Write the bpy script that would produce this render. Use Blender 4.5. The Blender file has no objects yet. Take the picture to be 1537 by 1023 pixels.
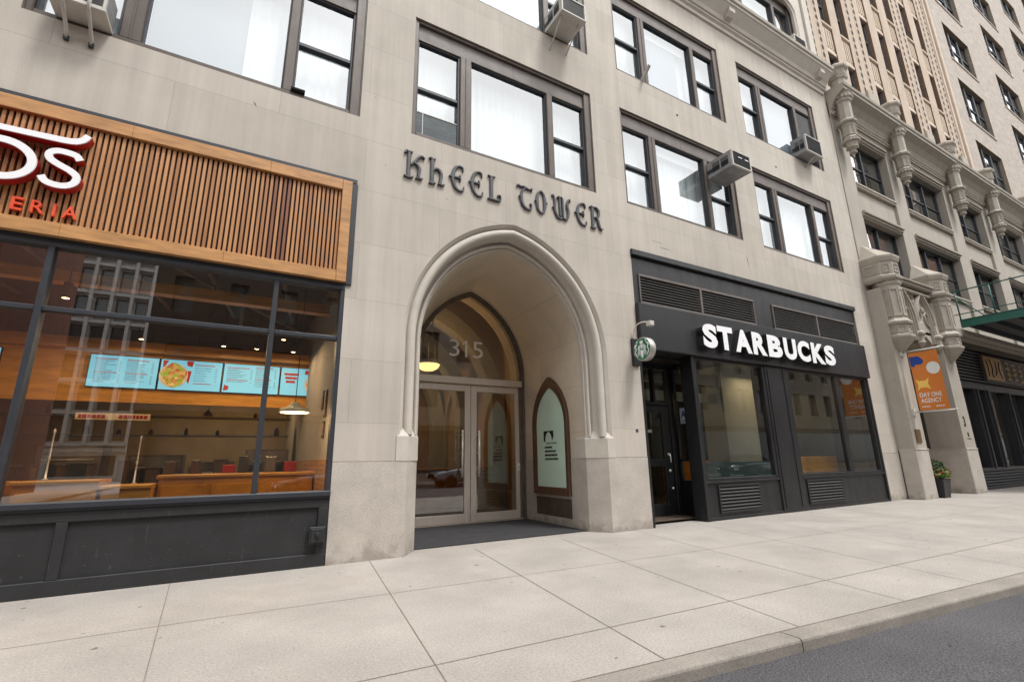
import bpy, bmesh, math, random
from mathutils import Vector, Matrix, noise
random.seed(7)
R_ = math.radians
SC = bpy.context.scene
COL = SC.collection

# ------------------------------------------------------------------ camera
cd = bpy.data.cameras.new('camera'); cam = bpy.data.objects.new('camera', cd); COL.objects.link(cam)
cd.sensor_width = 36.0; cd.lens = 36.0*712.98/1537.0; cd.clip_start = 0.05; cd.clip_end = 800
m = Matrix(((0.87218681, -0.10487686, -0.47779809), (-0.4889188, -0.21837725, -0.84455301), (-0.01576616, 0.97021246, -0.24174203))).to_4x4()
m.translation = Vector((0, -7.0431, 1.3)); cam.matrix_world = m
SC.camera = cam
SC.view_settings.view_transform = 'Standard'; SC.view_settings.look = 'None'; SC.view_settings.gamma = 1
SC.view_settings.exposure = 1.02
SC.cycles.use_denoising = True
SC.cycles.max_bounces = 8; SC.cycles.transparent_max_bounces = 12; SC.cycles.sample_clamp_indirect = 6
SC.cycles.caustics_reflective = False; SC.cycles.caustics_refractive = False

SKYK = 4.2
# ------------------------------------------------------------------ overcast sky and soft sun
W = bpy.data.worlds.new('World'); SC.world = W; W.use_nodes = True
nt = W.node_tree; nt.nodes.clear()
out = nt.nodes.new('ShaderNodeOutputWorld'); bg = nt.nodes.new('ShaderNodeBackground')
sky = nt.nodes.new('ShaderNodeTexSky'); sky.sky_type = 'NISHITA'; sky.sun_disc = False
sky.sun_elevation = R_(63); sky.sun_rotation = R_(155); sky.dust_density = 4.0; sky.air_density = 1.0
hs = nt.nodes.new('ShaderNodeHueSaturation'); hs.inputs['Saturation'].default_value = 0.16
cl = nt.nodes.new('ShaderNodeTexNoise'); cl.inputs['Scale'].default_value = 2.2; cl.inputs['Detail'].default_value = 5
tcw = nt.nodes.new('ShaderNodeTexCoord')
nt.links.new(tcw.outputs['Generated'], cl.inputs['Vector'])
mr = nt.nodes.new('ShaderNodeMapRange'); mr.inputs[1].default_value = .3; mr.inputs[2].default_value = .7; mr.inputs[3].default_value = .86; mr.inputs[4].default_value = 1.12
nt.links.new(cl.outputs['Fac'], mr.inputs[0]); nt.links.new(mr.outputs[0], hs.inputs['Value'])
gm_ = nt.nodes.new('ShaderNodeGamma'); gm_.inputs['Gamma'].default_value = 0.28   # thick cloud evens out the dome
nt.links.new(sky.outputs[0], gm_.inputs['Color']); nt.links.new(gm_.outputs[0], hs.inputs['Color']); nt.links.new(hs.outputs[0], bg.inputs['Color'])
bg.inputs['Strength'].default_value = 0.15*SKYK
nt.links.new(bg.outputs[0], out.inputs['Surface'])
sd = bpy.data.lights.new('sun', 'SUN'); sun = bpy.data.objects.new('sun', sd); COL.objects.link(sun)
sd.energy = 1.5; sd.angle = R_(12); sd.color = (1.0, 0.975, 0.94)
# light arrives from the street side, slightly from the right
sdir = Vector((-math.sin(R_(155)) * math.cos(R_(63)) * -1, math.cos(R_(155)) * math.cos(R_(63)), math.sin(R_(63))))
sun.rotation_euler = sdir.to_track_quat('Z', 'Y').to_euler()

# ------------------------------------------------------------------ materials
def _n(t, typ, **kw):
    n = t.nodes.new(typ)
    for k, v in kw.items():
        if k in n.inputs: n.inputs[k].default_value = v
        else: setattr(n, k, v)
    return n
def mat(name, col, rough=.8, var=.12, scale=3.0, stretch=(1,1,1), bump=0.0, bscale=40, metal=0, speck=0, streak=0, spots=0, splash=0, scuff=0, spec=None, brick=None, coat=0, grain=None):
    M = bpy.data.materials.new(name); M.use_nodes = True; t = M.node_tree; L = t.links.new
    b = t.nodes['Principled BSDF']; b.inputs['Roughness'].default_value = rough; b.inputs['Metallic'].default_value = metal
    if spec is not None: b.inputs['Specular IOR Level'].default_value = spec
    if coat: b.inputs['Coat Weight'].default_value = coat; b.inputs['Coat Roughness'].default_value = .08
    tc = _n(t, 'ShaderNodeTexCoord'); mp = _n(t, 'ShaderNodeMapping'); mp.inputs['Scale'].default_value = stretch
    L(tc.outputs['Object'], mp.inputs['Vector'])
    cur = _n(t, 'ShaderNodeRGB'); cur.outputs[0].default_value = (*col, 1); src = cur.outputs[0]
    def mul(src, fac_out, lo, hi, a=.3, z=.7, tint=None):
        r = _n(t, 'ShaderNodeMapRange'); r.inputs[1].default_value = a; r.inputs[2].default_value = z; r.inputs[3].default_value = lo; r.inputs[4].default_value = hi
        L(fac_out, r.inputs[0])
        if tint:
            mx = _n(t, 'ShaderNodeMix', data_type='RGBA'); L(r.outputs[0], mx.inputs[0]); L(src, mx.inputs[6]); mx.inputs[7].default_value = (*tint, 1); return mx.outputs[2]
        v = _n(t, 'ShaderNodeVectorMath', operation='SCALE'); L(src, v.inputs[0]); L(r.outputs[0], v.inputs['Scale']); return v.outputs[0]
    if brick:
        bw, bh, mo, dark = brick
        sx = _n(t, 'ShaderNodeSeparateXYZ'); L(tc.outputs['Object'], sx.inputs[0]); ad = _n(t, 'ShaderNodeMath', operation='ADD'); L(sx.outputs[0], ad.inputs[0]); L(sx.outputs[1], ad.inputs[1])
        cx = _n(t, 'ShaderNodeCombineXYZ'); L(ad.outputs[0], cx.inputs[0]); L(sx.outputs[2], cx.inputs[1])
        br = _n(t, 'ShaderNodeTexBrick'); br.inputs['Scale'].default_value = 1; br.inputs['Brick Width'].default_value = bw; br.inputs['Row Height'].default_value = bh; br.inputs['Mortar Size'].default_value = mo
        br.inputs['Color1'].default_value = (1,1,1,1); br.inputs['Color2'].default_value = (.90,.895,.885,1) if bh > .3 else (.8,.8,.8,1); br.inputs['Mortar'].default_value = (dark,dark,dark,1); br.inputs['Mortar Smooth'].default_value = .3
        L(cx.outputs[0], br.inputs['Vector'])
        mm = _n(t, 'ShaderNodeMix', data_type='RGBA', blend_type='MULTIPLY'); mm.inputs[0].default_value = 1; L(src, mm.inputs[6]); L(br.outputs['Color'], mm.inputs[7]); src = mm.outputs[2]
    if var:
        n1 = _n(t, 'ShaderNodeTexNoise', Scale=scale, Detail=6.0, Roughness=.6); L(mp.outputs[0], n1.inputs['Vector']); src = mul(src, n1.outputs['Fac'], 1-var, 1+var)
    if streak:
        m2 = _n(t, 'ShaderNodeMapping'); m2.inputs['Scale'].default_value = (5.5, 5.5, .28); L(tc.outputs['Object'], m2.inputs['Vector'])
        n2 = _n(t, 'ShaderNodeTexNoise', Scale=1.0, Detail=5.0, Roughness=.62); L(m2.outputs[0], n2.inputs['Vector']); src = mul(src, n2.outputs['Fac'], 1-streak, 1+streak*.5, .32, .68)
        m3 = _n(t, 'ShaderNodeMapping'); m3.inputs['Scale'].default_value = (13, 13, .5); m3.inputs['Location'].default_value = (3, 1, 9); L(tc.outputs['Object'], m3.inputs['Vector'])
        n3 = _n(t, 'ShaderNodeTexNoise', Scale=1.0, Detail=3.0); L(m3.outputs[0], n3.inputs['Vector']); src = mul(src, n3.outputs['Fac'], 0, streak*2.2, .62, .8, tint=(col[0]*.62, col[1]*.55, col[2]*.48))
        n4 = _n(t, 'ShaderNodeTexNoise', Scale=9.0, Detail=2.0); L(tc.outputs['Object'], n4.inputs['Vector']); src = mul(src, n4.outputs['Fac'], 0, .5, .74, .78, tint=(.12, .1, .08))
    if spots:
        n7 = _n(t, 'ShaderNodeTexNoise', Scale=7.0, Detail=1.5); L(tc.outputs['Object'], n7.inputs['Vector']); src = mul(src, n7.outputs['Fac'], 0, spots, .735, .75, tint=(col[0]*.3, col[1]*.28, col[2]*.26))
        n8 = _n(t, 'ShaderNodeTexNoise', Scale=.55, Detail=7.0, Roughness=.7); L(tc.outputs['Object'], n8.inputs['Vector']); src = mul(src, n8.outputs['Fac'], 0, .45, .52, .75, tint=(col[0]*.78, col[1]*.75, col[2]*.7))
    if scuff:
        ma_ = _n(t, 'ShaderNodeMapping'); ma_.inputs['Scale'].default_value = (9, 9, 2.2); L(tc.outputs['Object'], ma_.inputs['Vector']); na = _n(t, 'ShaderNodeTexNoise', Scale=2.2, Detail=8.0, Roughness=.75); L(ma_.outputs[0], na.inputs['Vector']); src = mul(src, na.outputs['Fac'], 0, scuff, .60, .74, tint=(.13, .125, .12))
        nb = _n(t, 'ShaderNodeTexNoise', Scale=38.0, Detail=2.0); L(tc.outputs['Object'], nb.inputs['Vector']); src = mul(src, nb.outputs['Fac'], 0, scuff, .74, .77, tint=(.22, .21, .2))
    if splash:
        sz = _n(t, 'ShaderNodeSeparateXYZ'); L(tc.outputs['Object'], sz.inputs[0]); n9 = _n(t, 'ShaderNodeTexNoise', Scale=5.0, Detail=5.0); L(tc.outputs['Object'], n9.inputs['Vector'])
        ms = _n(t, 'ShaderNodeMath', operation='MULTIPLY_ADD'); L(n9.outputs['Fac'], ms.inputs[0]); ms.inputs[1].default_value = .8; ms.inputs[2].default_value = -.28
        mq = _n(t, 'ShaderNodeMath', operation='SUBTRACT'); L(ms.outputs[0], mq.inputs[0]); L(sz.outputs[2], mq.inputs[1]); src = mul(src, mq.outputs[0], 0, .55, -.05, .12, tint=(col[0]*.45, col[1]*.42, col[2]*.38))
    if speck:
        n5 = _n(t, 'ShaderNodeTexNoise', Scale=grain or 95.0, Detail=2.0, Roughness=.7); L(tc.outputs['Object'], n5.inputs['Vector']); src = mul(src, n5.outputs['Fac'], 1-speck, 1+speck)
    L(src, b.inputs['Base Color'])
    rv = _n(t, 'ShaderNodeTexNoise', Scale=scale*2.3, Detail=4.0); L(mp.outputs[0], rv.inputs['Vector'])
    rr = _n(t, 'ShaderNodeMapRange'); rr.inputs[3].default_value = max(.02, rough-.12); rr.inputs[4].default_value = min(1, rough+.12); L(rv.outputs['Fac'], rr.inputs[0]); L(rr.outputs[0], b.inputs['Roughness'])
    if bump:
        n6 = _n(t, 'ShaderNodeTexNoise', Scale=float(bscale), Detail=6.0); L(mp.outputs[0], n6.inputs['Vector'])
        bp = _n(t, 'ShaderNodeBump'); bp.inputs['Strength'].default_value = bump; bp.inputs['Distance'].default_value = .02; L(n6.outputs['Fac'], bp.inputs['Height']); L(bp.outputs[0], b.inputs['Normal'])
    return M
def emit(name, col, s):
    M = bpy.data.materials.new(name); M.use_nodes = True; b = M.node_tree.nodes['Principled BSDF']
    b.inputs['Base Color'].default_value = (*col, 1); b.inputs['Emission Color'].default_value = (*col, 1); b.inputs['Emission Strength'].default_value = s; b.inputs['Roughness'].default_value = .4
    return M
def glass(name, refl, tint=(1,1,1), extra=1.0, wav=.0):
    M = bpy.data.materials.new(name); M.use_nodes = True; t = M.node_tree; t.nodes.clear(); L = t.links.new
    o = _n(t, 'ShaderNodeOutputMaterial'); mx = _n(t, 'ShaderNodeMixShader'); tr = _n(t, 'ShaderNodeBsdfTransparent'); gl = _n(t, 'ShaderNodeBsdfGlossy'); gl.inputs['Roughness'].default_value = 0.0
    tr.inputs[0].default_value = (*tint, 1); gl.inputs[0].default_value = (.97, .99, 1, 1)
    lw = _n(t, 'ShaderNodeLayerWeight'); lw.inputs['Blend'].default_value = .5   # facing term only, the same from both sides
    pw = _n(t, 'ShaderNodeMath', operation='POWER'); L(lw.outputs['Facing'], pw.inputs[0]); pw.inputs[1].default_value = 4
    ma = _n(t, 'ShaderNodeMath', operation='MULTIPLY_ADD'); L(pw.outputs[0], ma.inputs[0]); ma.inputs[1].default_value = extra; ma.inputs[2].default_value = refl
    ma.use_clamp = True
    L(ma.outputs[0], mx.inputs[0]); L(tr.outputs[0], mx.inputs[1]); L(gl.outputs[0], mx.inputs[2]); L(mx.outputs[0], o.inputs[0])
    if wav:
        n = _n(t, 'ShaderNodeTexNoise', Scale=.8, Detail=1.0); tc = _n(t, 'ShaderNodeTexCoord'); L(tc.outputs['Object'], n.inputs['Vector'])
        bp = _n(t, 'ShaderNodeBump'); bp.inputs['Strength'].default_value = wav; bp.inputs['Distance'].default_value = .05; L(n.outputs['Fac'], bp.inputs['Height']); L(bp.outputs[0], gl.inputs['Normal'])
    return M
X = {}
X['stone'] = mat('limestone', (.50,.455,.40), .86, .09, .8, bump=.16, bscale=55, streak=.10, speck=.07, brick=(2.6, .92, .005, .74))
X['stone_trim'] = mat('limestone trim', (.50,.46,.405), .8, .08, 2.5, bump=.15, bscale=40, speck=.06)
X['vault'] = mat('vault stone', (.58,.50,.40), .85, .08, 1.6, bump=.12, bscale=50, speck=.05, brick=(1.9, .9, .006, .7))  # browner than the wall stone: warm interior light put into the colour
X['granite'] = mat('granite', (.43,.39,.345), .7, .13, 2.2, bump=.12, bscale=60, speck=.11, grain=45, splash=1)
X['side'] = mat('sidewalk concrete', (.325,.298,.27), .88, .14, .9, bump=.3, bscale=70, speck=.2, grain=55, spots=.8)
X['kerb'] = mat('kerb concrete', (.245,.22,.192), .9, .16, 2.0, bump=.15, bscale=110, speck=.2, grain=60)
X['asphalt'] = mat('asphalt', (.078,.075,.08), .9, .22, .7, bump=.8, bscale=90, speck=.75, grain=75, spots=.6)
X['joint'] = mat('joint dirt', (.19,.16,.13), .95, .2, 8)
X['bronze'] = mat('window bronze', (.10,.078,.064), .5, .25, 5, stretch=(1,1,.4), spec=.4)
X['panelgrey'] = mat('spandrel metal', (.14,.12,.11), .6, .2, 2.5)
X['darkmetal'] = mat('dark steel', (.025,.028,.036), .5, .15, 5)
X['apron'] = mat('charcoal apron', (.017,.0175,.019), .6, .25, 2.5, bump=.08, bscale=60, speck=.15, scuff=.5)
X['blackpaint'] = mat('black paint', (.013,.013,.0145), .42, .5, 2.2, stretch=(1,1,.35), bump=.12, bscale=30, speck=.15, scuff=.45)
X['fascia'] = mat('black fascia', (.016,.016,.019), .45, .25, 1.8, stretch=(1,1,.5), bump=.05, bscale=20, scuff=.2)
X['louver'] = mat('louver grey', (.16,.155,.15), .5, .15, 6)
X['void'] = mat('dark void', (.006,.006,.006), .9, 0)
X['steel'] = mat('brushed steel', (.70,.62,.55), .34, .08, 30, stretch=(1,1,.05), metal=.35)
X['chrome'] = mat('polished steel', (.92,.9,.87), .3, .05, 5, metal=.25)
X['matblack'] = mat('entrance mat', (.03,.03,.033), .95, .25, 4, bump=.5, bscale=200)
X['walnut'] = mat('walnut', (.085,.043,.024), .4, .35, 4, stretch=(6,6,.7), spec=.5)
X['brownpanel'] = mat('brown panel', (.07,.05,.038), .7, .25, 3)
X['frost'] = mat('frosted green glass', (.58,.78,.67), .18, .06, 1.2, spec=.7)
X['glass_up'] = glass('upper window glass', .31, (.9,.95,.96), .5)
X['glass_shop'] = glass('shop glass', .27, (.8,.8,.76), .8, .02)
X['glass_cafe'] = glass('cafe glass', .15, (.75,.8,.78), .8, .03)
X['glass_door'] = glass('door glass', .2, (.6,.6,.55), .8, .02)
X['glass_dark'] = glass('dark window glass', .42, (.5,.55,.58), .6, .10)
X['ac_white'] = mat('ac white metal', (.52,.5,.46), .5, .1, 6)
X['ac_grey'] = mat('ac grey metal', (.27,.27,.27), .5, .2, 6)
X['ac_dark'] = mat('ac grille', (.03,.03,.03), .6, .2, 6)
X['lettergrey'] = mat('cast letters', (.055,.058,.065), .4, .3, 8, bump=.1, bscale=50)
X['white'] = mat('white acrylic', (.86,.86,.88), .3, .02, 3)
X['blackside'] = mat('black return', (.02,.02,.022), .4, .1, 4)
X['red'] = mat('red return', (.36,.016,.014), .35, .12, 4)
X['orange'] = mat('orange letter', (.75,.085,.03), .4, .08, 4)
X['interior'] = mat('plain interior', (.5,.45,.38), .8, .1, 1)
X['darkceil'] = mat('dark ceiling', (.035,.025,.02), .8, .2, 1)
def curtain_mat():
    M = mat('curtain', (.72,.74,.75), .9, .03, 2)
    t = M.node_tree; b = t.nodes['Principled BSDF']; b.inputs['Subsurface Weight'].default_value = 0
    return M
X['curtain'] = curtain_mat()
X['shade'] = mat('roller shade', (.2,.245,.28), .8, .04, 1)
def wood(name, c, v=.25, sx=(1,1,1), rough=.45):
    return mat(name, c, rough, v, 3.0, stretch=sx, bump=.05, bscale=30)
X['oakframe'] = wood('oak frame', (.44,.225,.085), .3, (.8, 3, 5))
SLATM = [wood('slat wood', c, .22, (8,8,.5)) for c in ((.44,.21,.085), (.40,.185,.072), (.35,.155,.06), (.21,.08,.04), (.47,.235,.10))]
X['slatback'] = mat('slat backing', (.03,.012,.008), .8, .1, 3)
X['counterwood'] = wood('counter wood', (.60,.24,.02), .25, (1,1,2))
X['orangewood'] = wood('orange wood', (.60,.27,.035), .3, (.7,3,4))

# ------------------------------------------------------------------ mesh helpers
def tag(o, label=None, cat=None, group=None, kind=None):
    if label: o['label'] = label
    if cat: o['category'] = cat
    if group: o['group'] = group
    if kind: o['kind'] = kind
    return o
def empty(name, label=None, cat=None, group=None, loc=(0,0,0), parent=None, kind=None):
    o = bpy.data.objects.new(name, None); COL.objects.link(o); o.location = loc; o.parent = parent; o.empty_display_size = .2
    return tag(o, label, cat, group, kind)
class MB:
    def __init__(s): s.v = []; s.f = []; s.mi = []; s.sm = []
    def add(s, vs, fs, mi=0, smooth=False):
        k = len(s.v); s.v += [tuple(v) for v in vs]
        for f in fs: s.f.append([k+i for i in f]); s.mi.append(mi); s.sm.append(smooth)
        return s
    def box(s, x0, x1, y0, y1, z0, z1, mi=0, M=None):
        if x0 > x1: x0, x1 = x1, x0
        if y0 > y1: y0, y1 = y1, y0
        if z0 > z1: z0, z1 = z1, z0
        vs = [Vector(p) for p in ((x0,y0,z0),(x1,y0,z0),(x1,y1,z0),(x0,y1,z0),(x0,y0,z1),(x1,y0,z1),(x1,y1,z1),(x0,y1,z1))]
        if M: vs = [M @ v for v in vs]
        return s.add(vs, [(3,2,1,0),(4,5,6,7),(0,1,5,4),(1,2,6,5),(2,3,7,6),(3,0,4,7)], mi)
    def bev(s, x0, x1, y0, y1, z0, z1, b=.01, mi=0, M=None):
        # box whose front (y0) edges are chamfered
        if x0 > x1: x0, x1 = x1, x0
        if z0 > z1: z0, z1 = z1, z0
        b = min(b, (x1-x0)*.4, (z1-z0)*.4, (y1-y0)*.8)
        vs = [Vector(p) for p in ((x0,y1,z0),(x1,y1,z0),(x1,y1,z1),(x0,y1,z1),(x0,y0+b,z0),(x1,y0+b,z0),(x1,y0+b,z1),(x0,y0+b,z1),(x0+b,y0,z0+b),(x1-b,y0,z0+b),(x1-b,y0,z1-b),(x0+b,y0,z1-b))]
        if M: vs = [M @ v for v in vs]
        fs = [(3,2,1,0),(8,9,10,11)]
        for i in range(4):
            j = (i+1) % 4; fs += [(i,j,4+j,4+i),(4+i,4+j,8+j,8+i)]
        return s.add(vs, fs, mi)
    def quad(s, a, b, c, d, mi=0): return s.add([a,b,c,d], [(0,1,2,3)], mi)
    def prism(s, pts, dvec, mi=0, mis=None):
        n = len(pts); d = Vector(dvec); A = [Vector(p) for p in pts]; B = [p+d for p in A]
        s.add(A+B, [tuple(range(n))[::-1], tuple(range(n, 2*n))], mi)
        k = len(s.v)-2*n
        for i in range(n):
            j = (i+1) % n; s.f.append([k+i,k+j,k+n+j,k+n+i]); s.mi.append(mi if mis is None else mis); s.sm.append(False)
        return s
    def grid(s, rows, mi=0, smooth=False, closed=False):
        n = len(rows[0]); k = len(s.v)
        for r in rows: s.v += [tuple(p) for p in r]
        for i in range(len(rows)-1):
            for j in range(n if closed else n-1):
                j2 = (j+1) % n
                s.f.append([k+i*n+j, k+i*n+j2, k+(i+1)*n+j2, k+(i+1)*n+j]); s.mi.append(mi); s.sm.append(smooth)
        return s
    def lathe(s, c, prof, n=24, mi=0, smooth=True, axis='z', rot=0, sy=1):
        rows = []
        for r, h in prof:
            row = []
            for i in range(n):
                a = rot+2*math.pi*i/n; p = (r*math.cos(a), r*math.sin(a)*sy, h)
                if axis == 'x': p = (h, p[0], p[1])
                elif axis == 'y': p = (p[0], h, p[1])
                row.append((c[0]+p[0], c[1]+p[1], c[2]+p[2]))
            rows.append(row)
        s.grid(rows, mi, smooth, True)
        k = len(s.v)-n*len(rows)
        if prof[0][0] > 1e-4: s.f.append([k+i for i in range(n)]); s.mi.append(mi); s.sm.append(False)
        if prof[-1][0] > 1e-4: s.f.append([k+n*(len(rows)-1)+i for i in range(n)]); s.mi.append(mi); s.sm.append(False)
        return s
    def tube(s, path, r, n=10, mi=0):
        P_ = [Vector(p) for p in path]; rows = []
        up = Vector((0,0,1))
        for i, p in enumerate(P_):
            d = (P_[min(i+1, len(P_)-1)]-P_[max(i-1, 0)]).normalized()
            u = up if abs(d.dot(up)) < .95 else Vector((1,0,0))
            a = d.cross(u).normalized(); b = d.cross(a).normalized()
            rows.append([p+(a*math.cos(2*math.pi*j/n)+b*math.sin(2*math.pi*j/n))*r for j in range(n)])
        s.grid(rows, mi, True, True); k = len(s.v)-n*len(rows)
        s.f.append([k+i for i in range(n)]); s.mi.append(mi); s.sm.append(False)
        s.f.append([k+n*(len(rows)-1)+i for i in range(n)]); s.mi.append(mi); s.sm.append(False)
        return s
    def ribbon(s, pts, w, y0=0, y1=-.05, ridge=0, mi=0, mis=None, closed=False, sm=3, plane=None, face_w=1.0):
        """stroke in the x-z plane standing off y0 to y1; ridge > 0 chamfers the face like a carved letter"""
        P_ = smooth_path(pts, sm, closed); n = len(P_)
        ws = w if isinstance(w, (list, tuple)) else [w]*len(pts)
        def wid(i):
            t = i/(n-1 if not closed else n)*(len(ws)-1); a = int(min(t, len(ws)-1)); b = min(a+1, len(ws)-1); return ws[a]+(ws[b]-ws[a])*(t-a)
        rows = []
        for i in range(n):
            a = P_[(i-1) % n] if closed or i > 0 else P_[i]; b = P_[(i+1) % n] if closed or i < n-1 else P_[i]
            dx, dz = b[0]-a[0], b[1]-a[1]; l = math.hypot(dx, dz) or 1; nx, nz = -dz/l, dx/l; h = wid(i)/2
            x, z = P_[i]
            yr = y1+(y0-y1)*ridge; q = .55 if ridge else face_w
            row = [(x+nx*h, y0, z+nz*h), (x+nx*h, yr, z+nz*h), (x+nx*h*q, y1, z+nz*h*q), (x-nx*h*q, y1, z-nz*h*q), (x-nx*h, yr, z-nz*h), (x-nx*h, y0, z-nz*h)]
            if plane: row = [plane(*p) for p in row]
            rows.append(row)
        if closed: rows.append(rows[0])
        k = len(s.v)
        for r in rows: s.v += r
        for i in range(len(rows)-1):
            for j in range(5):
                s.f.append([k+i*6+j, k+i*6+j+1, k+(i+1)*6+j+1, k+(i+1)*6+j]); s.mi.append(mi if j == 2 or mis is None else mis); s.sm.append(False)
        if not closed:
            s.f.append([k+j for j in range(6)]); s.mi.append(mis if mis is not None else mi); s.sm.append(False)
            e = k+(len(rows)-1)*6; s.f.append([e+j for j in range(6)]); s.mi.append(mis if mis is not None else mi); s.sm.append(False)
        return s
    def build(s, name, mats, parent=None, label=None, cat=None, group=None, kind=None, bevel=0, normals=True, loc=None):
        me = bpy.data.meshes.new(name); me.from_pydata(s.v, [], s.f)
        if not isinstance(mats, (list, tuple)): mats = [mats]
        for m_ in mats: me.materials.append(m_)
        me.polygons.foreach_set('material_index', s.mi); me.polygons.foreach_set('use_smooth', s.sm)
        me.update()
        if normals:
            bm = bmesh.new(); bm.from_mesh(me); bmesh.ops.recalc_face_normals(bm, faces=bm.faces); bm.to_mesh(me); bm.free()
        o = bpy.data.objects.new(name, me); COL.objects.link(o); o.parent = parent
        if loc: o.location = loc
        return tag(o, label, cat, group, kind)
def smooth_path(pts, k=3, closed=False):
    if k <= 1: return list(pts)
    n = len(pts); out = []
    rng = range(n if closed else n-1)
    for i in rng:
        p0 = pts[(i-1) % n] if closed or i > 0 else pts[i]; p1 = pts[i]; p2 = pts[(i+1) % n]; p3 = pts[(i+2) % n] if closed or i+2 < n else p2
        for j in range(k):
            t = j/k
            out.append(tuple(.5*((2*b)+(-a+c)*t+(2*a-5*b+4*c-d)*t*t+(-a+3*b-3*c+d)*t**3) for a, b, c, d in zip(p0, p1, p2, p3)))
    if not closed: out.append(tuple(pts[-1]))
    return out
def copy_tree(o, parent=None):
    c = o.copy(); COL.objects.link(c)
    if parent is not None: c.parent = parent
    for ch in list(o.children): copy_tree(ch, c)
    return c
def glyph(txt, offset=0.0, res=4):
    """mesh data of a text in the x-z plane, unit font size: (verts2d, faces), via Blender's built-in font"""
    cu = bpy.data.curves.new('t', 'FONT'); cu.body = txt; cu.offset = offset; cu.resolution_u = res; cu.fill_mode = 'FRONT'
    ob = bpy.data.objects.new('t', cu); COL.objects.link(ob)
    dg = bpy.context.evaluated_depsgraph_get(); me = bpy.data.meshes.new_from_object(ob.evaluated_get(dg))
    vs = [(v.co.x, v.co.y) for v in me.vertices]; fs = [list(p.vertices) for p in me.polygons]
    bpy.data.objects.remove(ob); bpy.data.curves.remove(cu); bpy.data.meshes.remove(me)
    return vs, fs
def text_mb(mb, txt, x0, x1, z0, z1, y0, y1, mi=0, mis=None, offset=0.0, plane=None, fit=True, x_only=False):
    vs, fs = glyph(txt, offset)
    if not vs: return
    ax = min(v[0] for v in vs); bx = max(v[0] for v in vs); az = min(v[1] for v in vs); bz = max(v[1] for v in vs)
    sx = (x1-x0)/(bx-ax); sz = (z1-z0)/(bz-az)
    bm = bmesh.new(); V = [bm.verts.new((x0+(v[0]-ax)*sx, 0, z0+(v[1]-az)*sz)) for v in vs]
    for f in fs:
        try: bm.faces.new([V[i] for i in f])
        except ValueError: pass
    bmesh.ops.remove_doubles(bm, verts=bm.verts, dist=1e-5)
    bm.verts.ensure_lookup_table(); bm.verts.index_update()
    P_ = plane or (lambda x, y, z: (x, y, z))
    base = [(v.co.x, v.co.z) for v in bm.verts]; n = len(base)
    k = len(mb.v)
    mb.v += [P_(x, y1, z) for x, z in base] + [P_(x, y0, z) for x, z in base]
    for f in bm.faces:
        mb.f.append([k+v.index for v in f.verts]); mb.mi.append(mi); mb.sm.append(False)
    for e in bm.edges:
        if len(e.link_faces) == 1:
            a, b = e.verts[0].index, e.verts[1].index
            mb.f.append([k+a, k+b, k+n+b, k+n+a]); mb.mi.append(mi if mis is None else mis); mb.sm.append(False)
    bm.free()

# ================================================================== ground
def ykerb(x):
    t = max(0, min(12, x)); return -4.23-.0766*t
def sheet(xs, ya, yb, z, name, m_, label=None):
    mb = MB(); rows = [[(x, ya(x), z) for x in xs], [(x, yb(x), z) for x in xs]]
    mb.grid(rows); return mb.build(name, m_, kind='structure')
XS = [-60, -30, -10, 0, 2, 4, 6, 8, 10, 12, 30, 60, 130]
# pavement sheet: grid fine enough for a very slight unevenness
mb = MB(); mb.grid([[(x, ykerb(x)+(8.2-ykerb(x))*t, 0) for x in XS] for t in (0, .34, 1)]); mb.build('sidewalk', X['side'], kind='structure')
# joints between the concrete flags, thin dirt-filled grooves
mb = MB()
def strip(a, b, w, z=.004):
    a = Vector((*a, z)); b = Vector((*b, z)); d = (b-a).normalized(); n = Vector((-d.y, d.x, 0))*w/2
    mb.quad(a-n, b-n, b+n, a+n)
for (x0, s0) in [(-6.9,.3),(-5.3,.25),(-3.7,.2),(-2.1,.1),(-.52,.053),(1.70,-.115),(3.27,-.15),(4.86,-.2),(6.5,-.235),(8.15,-.30),(9.75,-.36),(11.4,-.4),(13.0,-.42),(14.6,-.42),(16.2,-.42),(17.8,-.42),(19.4,-.42),(21.0,-.42),(23,-.42),(25,-.42)]:
    yk = ykerb(x0-s0*-4.4)+.0
    strip((x0, -.02), (x0+s0*-yk*1.0 if False else x0+s0*(-yk)*(-1 if False else 1), yk), .007)
def yj2(x): return -1.75-.041*max(-2, min(x, 12))
def yj3(x): return -3.66-.034*max(-2, min(x, 12))
for fn in (yj2, yj3):
    for a, b in zip(XS[:-1], XS[1:]): strip((a, fn(a)), (b, fn(b)), .007)
for a, b in zip(XS[:-1], XS[1:]): strip((a, ykerb(a)+.004), (b, ykerb(b)+.004), .009, .0045)
rc = random.Random(21)
for (x, y, a, n_) in ((3.1,-.6,-.9,8),(9.4,-2.9,-2.2,8),):
    for i in range(n_):
        a += rc.uniform(-.45,.45); l_ = rc.uniform(.06,.16); q = (x+math.cos(a)*l_, y+math.sin(a)*l_); strip((x,y), q, .0035, .0042); x, y = q
mb.build('sidewalk_joints', X['joint'], kind='structure')
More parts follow.
